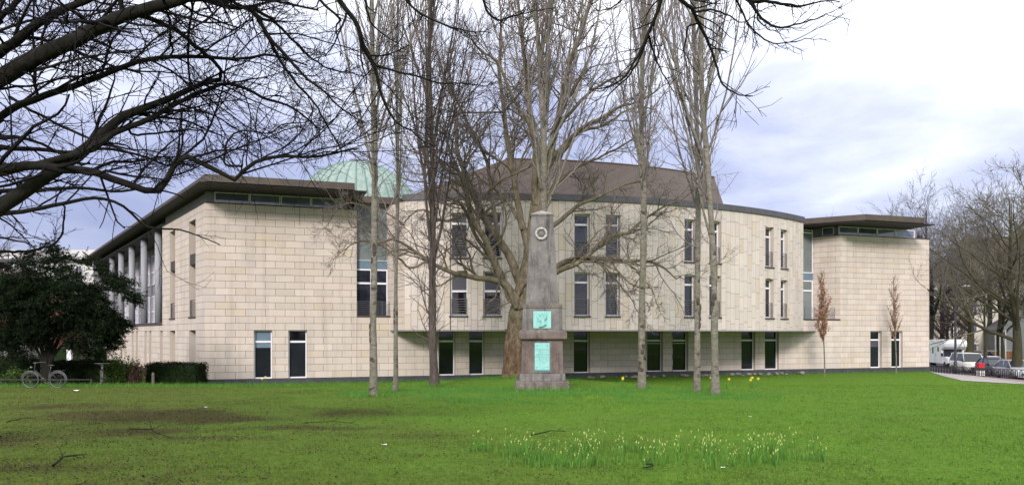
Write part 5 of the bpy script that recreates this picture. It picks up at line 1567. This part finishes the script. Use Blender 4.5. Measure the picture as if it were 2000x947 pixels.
def car(label, loc, rz, paint, L=4.2, Wd=1.75, H=1.45, hood=.24, tail=.10, van=False, group='cars parked along the street'):
    """front towards -y, origin under the middle of the front bumper"""
    t = thing('parked_van' if van else 'parked_car', label, 'van' if van else 'car', loc, rz, group)
    hw = Wd / 2; belt = .62 * H if not van else .60 * H; hb = .66 * H if not van else .58 * H
    prof = [(0, .42, .62), (.02, .30, hb * .66), (.05 * L, .24, hb * .78), (.12 * L, .22, hb * .87), (hood * L, .22, hb * .97), (.36 * L, .22, belt), (.75 * L, .22, belt), (.93 * L, .25, belt * .99), (L - .03, .32, belt * .9), (L, .45, belt * .7)]
    secs = []
    for y, zl, zh in prof:
        k = .86 if y in (0, L) else (.95 if y < .06 * L or y > L - .1 else 1)
        w = hw * k
        secs.append([(-w * .92, y, zl), (w * .92, y, zl), (w, y, zl + .12), (w, y, zl * .4 + zh * .6), (w * .95, y, zh - .04), (w * .8, y, zh), (-w * .8, y, zh), (-w * .95, y, zh - .04), (-w, y, zl * .4 + zh * .6), (-w, y, zl + .12)])
    loft(secs, paint, 'body', t)
    y0, y1, y2, y3 = hood * L, (hood + (.12 if van else .17)) * L, (1 - tail - (.05 if van else .14)) * L, (1 - tail * .5) * L
    b0 = belt - .02; rw = hw * .80; gw = hw * .93
    cab = MB(); cab.add([(-gw, y0, b0), (gw, y0, b0), (gw, y3, b0), (-gw, y3, b0), (-rw, y1, H - .05), (rw, y1, H - .05), (rw, y2, H - .05), (-rw, y2, H - .05)], [(0, 1, 5, 4), (1, 2, 6, 5), (2, 3, 7, 6), (3, 0, 4, 7), (4, 5, 6, 7)])
    cab.build('windows', CARGLASS, t)
    r = MB(); e = .03
    r.add([(-rw - e, y1 - .05, H - .06), (rw + e, y1 - .05, H - .06), (rw + e, y2 + .05, H - .06), (-rw - e, y2 + .05, H - .06), (-rw * .85, y1 + .12, H), (rw * .85, y1 + .12, H), (rw * .85, y2 - .1, H), (-rw * .85, y2 - .1, H)],
          [(0, 1, 5, 4), (1, 2, 6, 5), (2, 3, 7, 6), (3, 0, 4, 7), (4, 5, 6, 7), (3, 2, 1, 0)]); r.build('roof', paint, t)
    p = MB()
    for s_ in (-1, 1):
        p.tube([(s_ * (gw + .005), y0 - .02, b0), (s_ * (rw + .01), y1, H - .045)], .035, 5)
        p.tube([(s_ * (gw + .005), (y1 + y2) / 2, b0), (s_ * (rw + .01), (y1 + y2) / 2, H - .045)], .03, 5)
        p.tube([(s_ * (gw + .005), y3 + .02, b0), (s_ * (rw + .01), y2, H - .045)], .06, 5)
    p.build('pillars', paint, t)
    R = .31 if not van else .34
    for s_ in (-1, 1):
        for y in (.19 * L, .81 * L):
            b = MB(); x = s_ * (hw - .09)
            b.tube([(x - .1 * s_, y, R), (x + .07 * s_, y, R), (x + .10 * s_, y, R)], [R, R, R * .9], 22); w_ = b.build('wheel', TYRE, t)
            b = MB(); b.tube([(x + .098 * s_, y, R), (x + .108 * s_, y, R)], [R * .62, R * .55], 14); b.build('rim', CHROME, w_)
        b = MB(); b.hexa([(s_ * hw * .50, .02, .60 * hb), (s_ * hw * .88, .10, .60 * hb), (s_ * hw * .93, .20, .62 * hb), (s_ * hw * .5, .1, .62 * hb), (s_ * hw * .52, .06, .80 * hb), (s_ * hw * .86, .18, .82 * hb), (s_ * hw * .92, .36, .84 * hb), (s_ * hw * .52, .2, .80 * hb)])
        b.build('headlight', LAMP, t)
        b = MB(); b.box((s_ * (hw + .02) - .08, y0 + .22, belt - .02), (s_ * (hw + .02) + .08, y0 + .34, belt + .12)); b.build('mirror', TRIM, t)
    b = MB(); b.box((-hw * .55, -.02, .36), (hw * .55, .04, .36 + .18 * hb)); b.build('grille', TRIM, t)
    b = MB(); b.box((-hw * .8, -.035, .24), (hw * .8, .05, .36)); b.build('bumper', TRIM if van else paint, t)
    b = MB(); b.box((-.26, -.045, .38), (.26, -.021, .49)); b.build('number_plate', PLATE, t)
    b = MB(); b.cyl((0, .0, .60 * hb), (0, -.03, .60 * hb), .055, 12); b.build('badge', CHROME, t)
    return t
RZ = -.2
def at(px, D): x = (px - CX) * D / F; return (x, D, -.62)
car('silver blue small car squeezed between the camper and the white van', at(1901, 77.5), RZ, carpaint('silver_blue', (.42, .45, .52)), 3.7, 1.65, 1.45)
car('white van with a sloping windscreen parked behind the red box', at(1908, 71.5), RZ, carpaint('van_white', (.72, .70, .64)), 4.4, 1.85, 1.85, .16, .03, True)
car('pale silver hatchback half hidden behind the dark car', at(1950, 73), RZ, carpaint('pale_silver', (.52, .53, .54)), 3.7, 1.66, 1.5)
car('dark grey car with its nose towards the pavement, beside the thick tree', at(1962, 66.5), RZ, carpaint('dark_grey', (.035, .037, .045)), 4.3, 1.78, 1.48)
car('silver car cut by the edge of the view past the thick tree', at(2008, 60.5), RZ, carpaint('mid_silver', (.36, .38, .41)), 4.3, 1.78, 1.55)
car('red car parked far behind the white van', at(1931, 96), RZ + .4, carpaint('red_paint', (.42, .035, .025)), 4.0, 1.72, 1.5)
car('dark blue car parked far behind the hatchback', at(1945, 93), RZ + .4, carpaint('navy_paint', (.02, .025, .05)), 4.2, 1.75, 1.5)
# camper with its bunk over the cab
CW = carpaint('camper_white', (.80, .80, .80))
cp = thing('camper_van', 'white motorhome with a rounded bunk over the cab parked at the street corner', 'camper', at(1866, 82), RZ)
b = MB(); prof = [(.55, .45), (.55, 1.3), (.9, 1.95), (.25, 2.12), (-.05, 2.3), (-.1, 2.62), (.02, 2.9), (.3, 3.04), (.8, 3.08), (6.1, 3.0), (6.25, 2.85), (6.25, .45)]
b.xprism([(y, z) for y, z in prof], -1.12, 1.12); b.build('body', CW, cp, bevel=.05)
b = MB(); b.hexa([(-.95, -.6, .42), (.95, -.6, .42), (1.0, .75, .42), (-1.0, .75, .42), (-.9, -.5, 1.02), (.9, -.5, 1.02), (1.0, .56, 1.28), (-1.0, .56, 1.28)]); b.build('cab', CW, cp, bevel=.05)
b = MB(); b.add([(-.95, .28, 1.24), (.95, .28, 1.24), (.86, .82, 1.98), (-.86, .82, 1.98)], [(0, 1, 2, 3)]); b.add([(-.95, .285, 1.235), (-.86, .83, 1.98), (-.98, 1.3, 1.98), (-1.1, 1.3, 1.235)], [(0, 1, 2, 3)]); b.add([(.95, .285, 1.235), (.86, .83, 1.98), (.98, 1.3, 1.98), (1.1, 1.3, 1.235)], [(3, 2, 1, 0)])
b.build('windscreen', CARGLASS, cp)
for (y0, y1, z0, z1) in ((1.6, 2.0, 1.75, 2.25), (3.3, 3.7, 1.5, 2.2), (4.6, 5.2, 1.85, 2.3)):
    b = MB(); b.box((-1.14, y0, z0), (-1.115, y1, z1)); b.build('window', CARGLASS, cp)
b = MB(); b.box((-1.135, 2.4, .55), (-1.118, 3.05, 2.4)); d_ = b.build('door', PLATE, cp)
b = MB(); b.box((-1.16, 2.45, 1.3), (-1.137, 2.53, 1.42)); b.build('handle', TRIM, d_)
for s_ in (-1, 1):
    for y in (.25, 4.7):
        b = MB(); b.tube([(s_ * .78, y, .34), (s_ * 1.0, y, .34)], .34, 20); b.build('wheel', TYRE, cp)
    b = MB(); b.box((s_ * .6 - .16, -.63, .74), (s_ * .6 + .16, -.56, .95)); b.build('headlight', LAMP, cp)
    b = MB(); b.box((s_ * 1.2 - .1, .3, 1.25), (s_ * 1.2 + .1, .42, 1.6)); b.box((s_ * 1.1 - .1, .44, 1.3), (s_ * 1.1 + .1, .48, 1.34)); b.build('mirror', TRIM, cp)
b = MB(); b.box((-.35, -.63, .62), (.35, -.57, .92)); b.build('grille', TRIM, cp)
b = MB(); b.box((-.98, -.68, .36), (.98, -.5, .58)); b.build('bumper', TRIM, cp)
b = MB(); b.box((-.26, -.70, .42), (.26, -.682, .53)); b.build('number_plate', PLATE, cp)

# bicycle hoops along the kerb, lamp post, red box
IRON = plain('dark_iron', (.035, .033, .04), .6)
hp = None
for k in range(30):
    p = hoop1 + hd * (.2 + k * .72)
    if hp is None:
        hp = thing('bicycle_hoop', 'low dark iron hoop in the row along the kerb', 'bicycle hoop', (p[0], p[1], G(*p)), group='iron hoops along the kerb')
        b = MB(); b.tube([(-.26, 0, -.2), (-.26, 0, .62), (-.2, 0, .74), (0, 0, .78), (.2, 0, .74), (.26, 0, .62), (.26, 0, -.2)], .03, 6); b.build('bent_tube', IRON, hp)
        b = MB(); b.tube([(-.26, 0, .32), (.26, 0, .32)], .02, 5); b.build('crossbar', IRON, hp)
        h = hp
    else:
        h = copy_tree(hp); h.location = (p[0], p[1], G(*p))
    h.rotation_euler = (0, 0, math.atan2(hd[1], hd[0]) + .5)
p = put(1866, 66.5); lamp = thing('lamp_post', 'slim dark lamp post standing in front of the camper', 'lamp post', p)
b = MB(); b.tube([(0, 0, -.1), (0, 0, 1.2), (0, 0, 1.25), (0, 0, 7.5)], [.16, .15, .10, .07], 10); b.build('pole', IRON, lamp)
b = MB(); b.tube([(0, 0, 7.4), (.1, 0, 7.7), (.5, 0, 7.85), (.9, 0, 7.85)], .035, 6); b.build('arm', IRON, lamp)
b = MB(); b.frustum(.95, 0, 7.74, 7.84, .6, .22, .4, .14); b.build('lantern', GREYFRAME, lamp)
p = put(1915, 65.5); rb = thing('parcel_box', 'bright red box on a white stand at the kerb in front of the white van', 'box', p)
REDP = plain('bright_red', (.52, .02, .03), .45, var=.06)
b = MB(); b.box((-.25, -.22, .80), (.25, .22, 1.2)); b.build('red_case', REDP, rb, bevel=.04)
b = MB(); b.box((-.265, -.235, 1.202), (.265, .235, 1.26)); b.build('lid', REDP, rb, bevel=.02)
b = MB(); b.box((-.24, -.2, .2), (.24, .2, .62)); b.build('white_stand', PLATE, rb)
b = MB(); b.box((-.2, -.16, .622), (.2, .16, .798)); b.build('neck', IRON, rb)
for s_ in (-.18, .18):
    b = MB(); b.box((s_ - .04, -.18, -.1), (s_ + .04, .18, .198)); b.build('foot', IRON, rb)
for i, (px, D, ht_) in enumerate(((1944, 90, 4.0), (1953, 90, 3.6), (1964, 86, 4.2), (1922.5, 92, 3.6))):
    t = thing('street_post', ['pale thin post behind the red car', 'pale short post behind the hatchback', 'pale tall post behind the dark car', 'pale post beside the slim tree'][i], 'post', put(px, D), group='pale posts across the street')
    b = MB(); b.cyl((0, 0, -.1), (0, 0, ht_), .07, 8); b.build('shaft', KERB, t)
    b = MB(); b.cyl((0, 0, ht_ + .002), (0, 0, ht_ + .1), .09, 8); b.build('cap', GREYFRAME, t)

# ------------------------------------------------------------------ grass, flowers, litter
g5 = np.random.default_rng(55)
def blades(name, x, y, h, w, lean, mat, g, attrs=True, seg=1):
    n = len(x); z = gz(x, y) + (fbm(x * 1.1, y * 1.1, 3, 4) - .5) * .09 * smooth(60, 30, y) * smooth(0, 2, y + 5) - .008
    q = g.random(n) * 2 * math.pi; d = np.stack([np.cos(q), np.sin(q)], 1)
    l = g.normal(size=(n, 2)) * lean[:, None] if hasattr(lean, '__len__') else g.normal(size=(n, 2)) * lean
    base = np.stack([x, y, z], 1); s_ = np.c_[d * w[:, None] / 2, np.zeros(n)]
    tip = base + np.c_[l * h[:, None], h]
    if seg == 1:
        V = np.stack([base - s_, base + s_, tip], 1).reshape(-1, 3); Fs = np.arange(3 * n).reshape(-1, 3); TRIS[0] += n
    else:
        m = base + np.c_[l * h[:, None] * .3, h * .6]
        V = np.stack([base - s_, base + s_, m + s_ * .8, tip, m - s_ * .8], 1).reshape(-1, 3); i = np.arange(n)[:, None] * 5
        Fs = np.concatenate([np.concatenate([i, i + 1, i + 2, i + 4], 1)])
        T3 = np.concatenate([i + 4, i + 2, i + 3, i + 3], 1)
        Fs = np.concatenate([Fs, np.concatenate([i + 4, i + 2, i + 3], 1)[:, [0, 1, 2, 2]]]) if False else Fs
        Vq = V.reshape(n, 5, 3); V = np.concatenate([Vq[:, [0, 1, 2, 4]].reshape(-1, 3), Vq[:, [4, 2, 3]].reshape(-1, 3)])
        me = bpy.data.meshes.new(name)
        nv = len(V); me.vertices.add(nv); me.vertices.foreach_set('co', V.astype(np.float32).ravel())
        li = np.arange(nv, dtype=np.int32); me.loops.add(nv); me.loops.foreach_set('vertex_index', li)
        me.polygons.add(2 * n); me.polygons.foreach_set('loop_start', np.r_[np.arange(n) * 4, 4 * n + np.arange(n) * 3].astype(np.int32)); me.polygons.foreach_set('loop_total', np.r_[np.full(n, 4), np.full(n, 3)].astype(np.int32)); me.update()
        TRIS[0] += 3 * n
        return link(name, me, mat)
    return link(name, np_mesh(name, V, Fs), mat)
def grassmat():
    n = N('grass_blade'); r = n.geo.outputs['Random Per Island']
    f2 = n.noise(.9, 4, .6)
    a = n.ramp(r, (0, (.042, .066, .014)), (.55, (.088, .122, .022)), (.82, (.13, .15, .036)), (1, (.20, .16, .08)))
    b = n.ramp(r, (0, (.042, .112, .012)), (.5, (.09, .192, .022)), (.85, (.145, .245, .036)), (1, (.22, .265, .06)))
    u = n.node('ShaderNodeSeparateXYZ'); n.L(n.geo.outputs['Position'], u.inputs[0])
    k = n.math('ADD', n.math('ADD', .04, n.math('MULTIPLY', u.outputs[0], .05)), n.math('ADD', n.math('MULTIPLY', u.outputs[1], .022), n.math('MULTIPLY', f2, .9)))
    c = n.mix(n.ramp(k, (.42, 0.), (.98, 1.)), a, b)
    c = n.mix(1, c, n.ramp(n.noise(2.2, 5, .7), (.3, .62), (.7, 1.22)), 'MULTIPLY')
    return n.done(c, .8, spec=.08)
GRASS = grassmat()
def scatter(n, y0, y1, g):
    """points over the part of the lawn that can be seen, denser near the viewer"""
    y = np.exp(g.uniform(math.log(y0), math.log(y1), n)); x = g.uniform(-.88, .88, n) * y
    return x, y
x, y = scatter(560000, 7.4, 62, g5)
keep = (g5.random(len(x)) > dirt(x, y) * .62) & (x < lawn_edge(y) - .3) & (((x - A[0]) * NRM[0] + (y - A[1]) * NRM[1]) > .1)
x, y = x[keep], y[keep]; l_ = lush(x, y); tall = fbm(x * .8, y * .8, 31, 4)
h = (.016 + .03 * g5.random(len(x)) ** 2) * (.55 + 1.0 * tall) * (1 + .25 * l_) * (1 + .3 * smooth(14, 30, y))
tag(blades('grass', x, y, h, .0035 + .0045 * g5.random(len(x)) + .00022 * y, .55, GRASS, g5), 'short mossy turf grass covering the lawn', 'grass', kind='stuff')
# a taller bed of bulb leaves round the obelisk
def bed(n, g):
    q = g.random(n) * 2 * math.pi; r = np.sqrt(g.random(n)); x = 1.2 + 7.2 * r * np.cos(q); y = 24.2 + 4.4 * r * np.sin(q)
    k = (fbm(x * .9, y * .9, 41, 4) > .36 + .12 * r) & ((np.abs(x - mx0) > 1.05) | (np.abs(y - cy) > 1.05))
    return x[k], y[k]
x, y = bed(34000, g5)
tag(blades('bulb_leaves', x, y, .05 + .12 * g5.random(len(x)) * fbm(x * .9, y * .9, 43, 3) * 1.5, .006 + .006 * g5.random(len(x)), .28, DAFFDARK, g5), 'bluish green bulb leaves growing in a broad bed round the obelisk', 'grass', kind='stuff')
# tufts along the feet of wall, hedges and trees
tx, ty = [], []
for (cx_, cy_, s_, n_) in ((-3.35, 32.8, .45, 900), (-4.3, 23.6, .3, 500), (-4.0, 26.2, .25, 350), (4.85, 28.7, .3, 500), (6.3, 26.2, .25, 400), (6.4, 24.2, .3, 500), (mx0, 25.95, .9, 1600), (0, 37.3, 1.6, 2500), (-12, 36, 3.2, 6000), (-18.3, 33.4, 3, 5000), (-21, 36, 3, 3000)):
    q = g5.normal(size=(n_, 2)) * (s_, min(s_, .8) * .5); tx.append(cx_ + q[:, 0]); ty.append(cy_ + q[:, 1])
s_ = g5.uniform(0, S_END, 9000); pw = np.array([FRONT.pt(q, 0, .12 + abs(g5.normal()) * .3)[:2] for q in s_]); tx.append(pw[:, 0]); ty.append(pw[:, 1])
x, y = np.concatenate(tx), np.concatenate(ty)
tag(blades('grass_tufts', x, y, .08 + .18 * g5.random(len(x)) ** 2, .008 + .010 * g5.random(len(x)), .35, DAFFLEAF, g5), 'longer grass tufts left round trunks, wall foot and obelisk base', 'grass', kind='stuff')
# daffodils in bud
def gw(px, py):
    """ground point seen at a picture position"""
    D = 8.0
    for _ in range(60):
        X = (px - CX) * D / F; D = D * .5 + .5 * (EYE - G(X, D)) * F / max(py - HY, 1)
    return (px - CX) * D / F, D
def daff_mesh(g, h, nl, open_=False):
    b = MB(); hx, hy = g.normal(size=2) * .04
    b.tube([(0, 0, -.02), (hx * .3, hy * .3, h * .5), (hx, hy, h)], [.0045, .004, .0035], 4)
    st_ = b.mesh('stem'); c = MB(); e = np.array((hx, hy, h))
    if not open_:
        d = np.array((g.normal() * .3, g.normal() * .3, 1)); d /= np.linalg.norm(d)
        c.tube([e - d * .005, e + d * .01, e + d * .025, e + d * .038], [.003, .0075, .007, .002], 6)
    else:
        q0 = g.random() * 6
        f = np.array((math.cos(-1.57 + g.normal() * .6), math.sin(-1.57 + g.normal() * .6), .15)); f /= np.linalg.norm(f); s1 = np.cross(f, UP); s1 /= np.linalg.norm(s1); s2 = np.cross(s1, f)
        for k in range(6):
            q = q0 + k * math.pi / 3; v1 = s1 * math.cos(q) + s2 * math.sin(q); v2 = s1 * math.cos(q + .35) + s2 * math.sin(q + .35); v3 = s1 * math.cos(q - .35) + s2 * math.sin(q - .35)
            c.add([e, e + v2 * .035, e + v1 * .06 + f * .01, e + v3 * .035], [(0, 1, 2, 3)])
        c.tube([e, e + f * .03, e + f * .045], [.012, .018, .026], 8)
    lv = MB()
    for k in range(nl):
        a = g.random() * 6.28; r = .03; l = g.uniform(.5, .95) * h; o = g.uniform(.02, .10); u = np.array((math.cos(a), math.sin(a), 0)); s_ = np.array((-u[1], u[0], 0)) * .005
        b0 = u * r; m = b0 + u * o * .4 + UP * l * .6; tp = b0 + u * o + UP * l
        lv.add([b0 - s_, b0 + s_, m + s_, m - s_, tp], [(0, 1, 2, 3), (3, 2, 4)])
    return st_, c.mesh('bud' if not open_ else 'flower'), lv.mesh('leaf_tuft')
protos = [daff_mesh(g5, hh, nl) for hh, nl in ((.22, 5), (.27, 6), (.19, 6), (.30, 5), (.24, 8), (.16, 5), (.25, 4))]
for st_, bd, lv in protos:
    st_.materials.append(DAFFLEAF); bd.materials.append(BUD); lv.materials.append(DAFFLEAF)
spots = []
for (x0, x1, y0, y1, n_) in ((918, 958, 868, 884, 7), (985, 1030, 868, 895, 12), (1020, 1085, 875, 905, 20), (1085, 1170, 880, 915, 30), (1120, 1180, 868, 890, 16), (1200, 1260, 872, 900, 14), (1255, 1330, 880, 918, 26), (1320, 1400, 868, 900, 22),
                             (1370, 1440, 880, 920, 28), (1440, 1515, 872, 915, 40), (1500, 1560, 870, 900, 18), (1575, 1615, 875, 905, 12)):
    for _ in range(n_): spots.append((g5.uniform(x0, x1), g5.uniform(y0, y1)))
for i, (px, py) in enumerate(spots):
    X, D = gw(px, py)
    t = thing('daffodil', 'daffodil in bud, one of the scattered drift on the near lawn', 'flower', (X, D, G(X, D) + .0), g5.random() * 6.28, 'daffodils in bud on the near lawn')
    st_, bd, lv = protos[i % len(protos)]; sc = g5.uniform(.6, 1.0); t.scale = (sc, sc, sc)
    link('stem', st_, None, t); link('bud', bd, None, t); link('leaf_tuft', lv, None, t)
clx, cly = [], []
for (px, py, n_, s_) in ((937, 882, 90, .10), (1100, 908, 230, .3), (1060, 905, 150, .34), (1050, 895, 150, .2), (1170, 905, 110, .3), (1480, 905, 150, .36), (1400, 905, 100, .36), (1590, 900, 70, .2), (1140, 880, 80, .34), (1240, 882, 120, .14), (1300, 905, 90, .45), (1530, 895, 150, .2), (1010, 890, 120, .15)):
    X, D = gw(px, py); q = g5.normal(size=(n_, 2)) * s_ * (1, .5); clx.append(X + q[:, 0]); cly.append(D + q[:, 1])
x, y = np.concatenate(clx), np.concatenate(cly)
tag(blades('daffodil_leaves', x, y, 0.05 + .13 * g5.random(len(x)), .006 + .005 * g5.random(len(x)), .22, DAFFLEAF, g5, seg=2), 'upright green daffodil leaves clumped among the buds', 'plant', kind='stuff')
# open yellow daffodils near the wall
op = [daff_mesh(g5, hh, 8, True) for hh in (.32, .28, .36)]
for st_, bd, lv in op:
    st_.materials.append(DAFFLEAF); bd.materials.append(PETAL); lv.materials.append(DAFFDARK)
for i, (px, D, lb) in enumerate(((396, 41.5, 'yellow daffodil at the foot of the corner hedge'), (513, 38.5, 'yellow daffodil below the first paired window, one of two'), (518, 38.2, 'yellow daffodil below the first paired window, paler of two'),
                                 (1213, 33.5, 'yellow daffodil clump between the obelisk and the lone poplar'), (1218, 33.2, 'yellow daffodil low in the clump before the lone poplar'), (1390, 31, 'yellow daffodil right behind the thick twin poplar'),
                                 (1420, 30, 'solitary yellow daffodil beside the thick twin poplar'), (1468, 31, 'yellow daffodil topmost in the small far clump'), (1470, 30.6, 'yellow daffodil lower in the small far clump'), (1478, 31.4, 'yellow daffodil at the edge of the small far clump'), (1261, 31, 'yellow daffodil close behind the lone poplar trunk'))):
    X = (px - CX) * D / F; t = thing('daffodil', lb, 'flower', (X, D, G(X, D)), g5.normal() * .3, 'open yellow daffodils'); t.scale = (1.2, 1.2, 1.2)
    st_, bd, lv = op[i % 3]; link('stem', st_, None, t); link('flower', bd, None, t); link('leaf_tuft', lv, None, t)
# litter of dead leaves and broken twigs
n_ = 42000
x, y = scatter(n_ * 5, 7.4, 30, g5); k = g5.random(len(x)) < (.03 + .45 * dirt(x, y) + .35 * smooth(.5, .68, fbm(x * 1.6, y * 1.6, 61, 5))) * (1 - .85 * lush(x, y)); x, y = x[k][:n_], y[k][:n_]
p = np.stack([x, y, gz(x, y) + (fbm(x * 1.1, y * 1.1, 3, 4) - .5) * .09 + .012], 1); d = g5.normal(size=p.shape) * (1, 1, .25)
V, Fs = leaves(p, d, g5.uniform(.012, .036, len(x)), g5.uniform(.005, .012, len(x)), g5)
LITTER = leafmat('dead_leaf', (.012, .011, .007), (.03, .022, .014), (.06, .042, .026), (.13, .09, .06))
tag(link('fallen_leaves', np_mesh('fallen_leaves', V, Fs), LITTER), 'dead leaf litter strewn over the thin shaded turf', 'leaves', kind='stuff')
def stick(label, px0, py0, px1, py1, r, seed, kids=3):
    g = np.random.default_rng(seed); a = np.array(gw(px0, py0)); b_ = np.array(gw(px1, py1)); m = (a + b_) / 2
    t = thing('fallen_branch', label, 'branch', (m[0], m[1], G(*m)), group='broken twigs lying on the lawn')
    pts = []
    for u in np.linspace(0, 1, 6):
        q = a * (1 - u) + b_ * u + g.normal(size=2) * .05; pts.append((q[0], q[1], G(*q) + .03 + .04 * math.sin(u * 3.1)))
    P, R = resample(pts, [r, r * .4], 12); P2, R2 = grow(P[None], R[None], kids, .2, .9, (.6, .2), (.2, .07), 6, -.1, .1, .6, .004, g=g)
    tube_obj('branch', [(P[None], R[None]), (P2, R2)], [6, 4], BARK_DARK, t)
stick('curved dark twig lying at the back of the daffodil drift', 1035, 853, 1105, 846, .012, 1)
stick('long dark twig lying across the bare brown soil patch', 255, 838, 330, 858, .012, 2, 5)
stick('dark twig lying in the near corner by the bare soil', 100, 910, 165, 896, .016, 3, 4)
stick('thin dark twig in the turf before the daffodil drift', 1260, 918, 1290, 914, .008, 4, 1)
stick('twig with side shoots near the lawn edge under the boughs', 20, 826, 62, 820, .010, 5, 4)
stick('thin straight twig on the bright turf behind the soil', 590, 830, 700, 831, .008, 6, 2)
PAPER = plain('white_paper', (.75, .75, .73), .8, var=.05)
for i, (px, py, s_, lb) in enumerate(((150, 764, .09, 'flat white paper scrap on the grass beside the bicycle'), (750, 872, .04, 'crumpled white paper scrap in the shaded turf'), (402, 797, .035, 'small white scrap on the turf toward the corner hedge'), (1412, 917, .025, 'white scrap in front of the daffodil drift'), (1465, 816, .03, 'tiny white scrap on the bright turf behind the drift'))):
    X, D = gw(px, py); g = np.random.default_rng(i); b = MB(); nn_ = 5; pts = [(X + (u / (nn_ - 1) - .5) * s_ * 2 * (1 if i else 1.2), D + (v_ / (nn_ - 1) - .5) * s_, G(X, D) + .03 + g.random() * s_ * .35) for v_ in range(nn_) for u in range(nn_)]
    b.add(pts, [(v_ * nn_ + u, v_ * nn_ + u + 1, (v_ + 1) * nn_ + u + 1, (v_ + 1) * nn_ + u) for v_ in range(nn_ - 1) for u in range(nn_ - 1)])
    tag(b.build('paper_scrap', PAPER), lb, 'paper', 'white scraps on the lawn')
# stones at the wall foot under the bay
ROCK = plain('rubble_stone', (.20, .18, .17), .95, var=.3, scale=9)
import bmesh
rocks = []
for k in range(4):
    bm = bmesh.new(); bmesh.ops.create_icosphere(bm, subdivisions=1, radius=1); g = np.random.default_rng(k)
    for v_ in bm.verts: v_.co *= float(g.uniform(.7, 1.2)); v_.co.z *= .65
    me = bpy.data.meshes.new('stone'); bm.to_mesh(me); bm.free(); me.materials.append(ROCK); rocks.append(me)
for k in range(46):
    px = g5.uniform(1105, 1560); s_ = FRONT.at(px); q = FRONT.pt(s_, 0, g5.uniform(.25, 1.6)); r = g5.uniform(.08, .24)
    o = link('stone', rocks[k % 4]); o.location = (q[0], q[1], G(q[0], q[1]) + r * .3 + .05); o.scale = (r, r, r); o.rotation_euler = (0, 0, g5.random() * 6)
    tag(o, 'rough grey rubble stone lying at the foot of the wall below the bay', 'stone', 'rubble stones along the wall foot')
print('TRIS', TRIS[0])
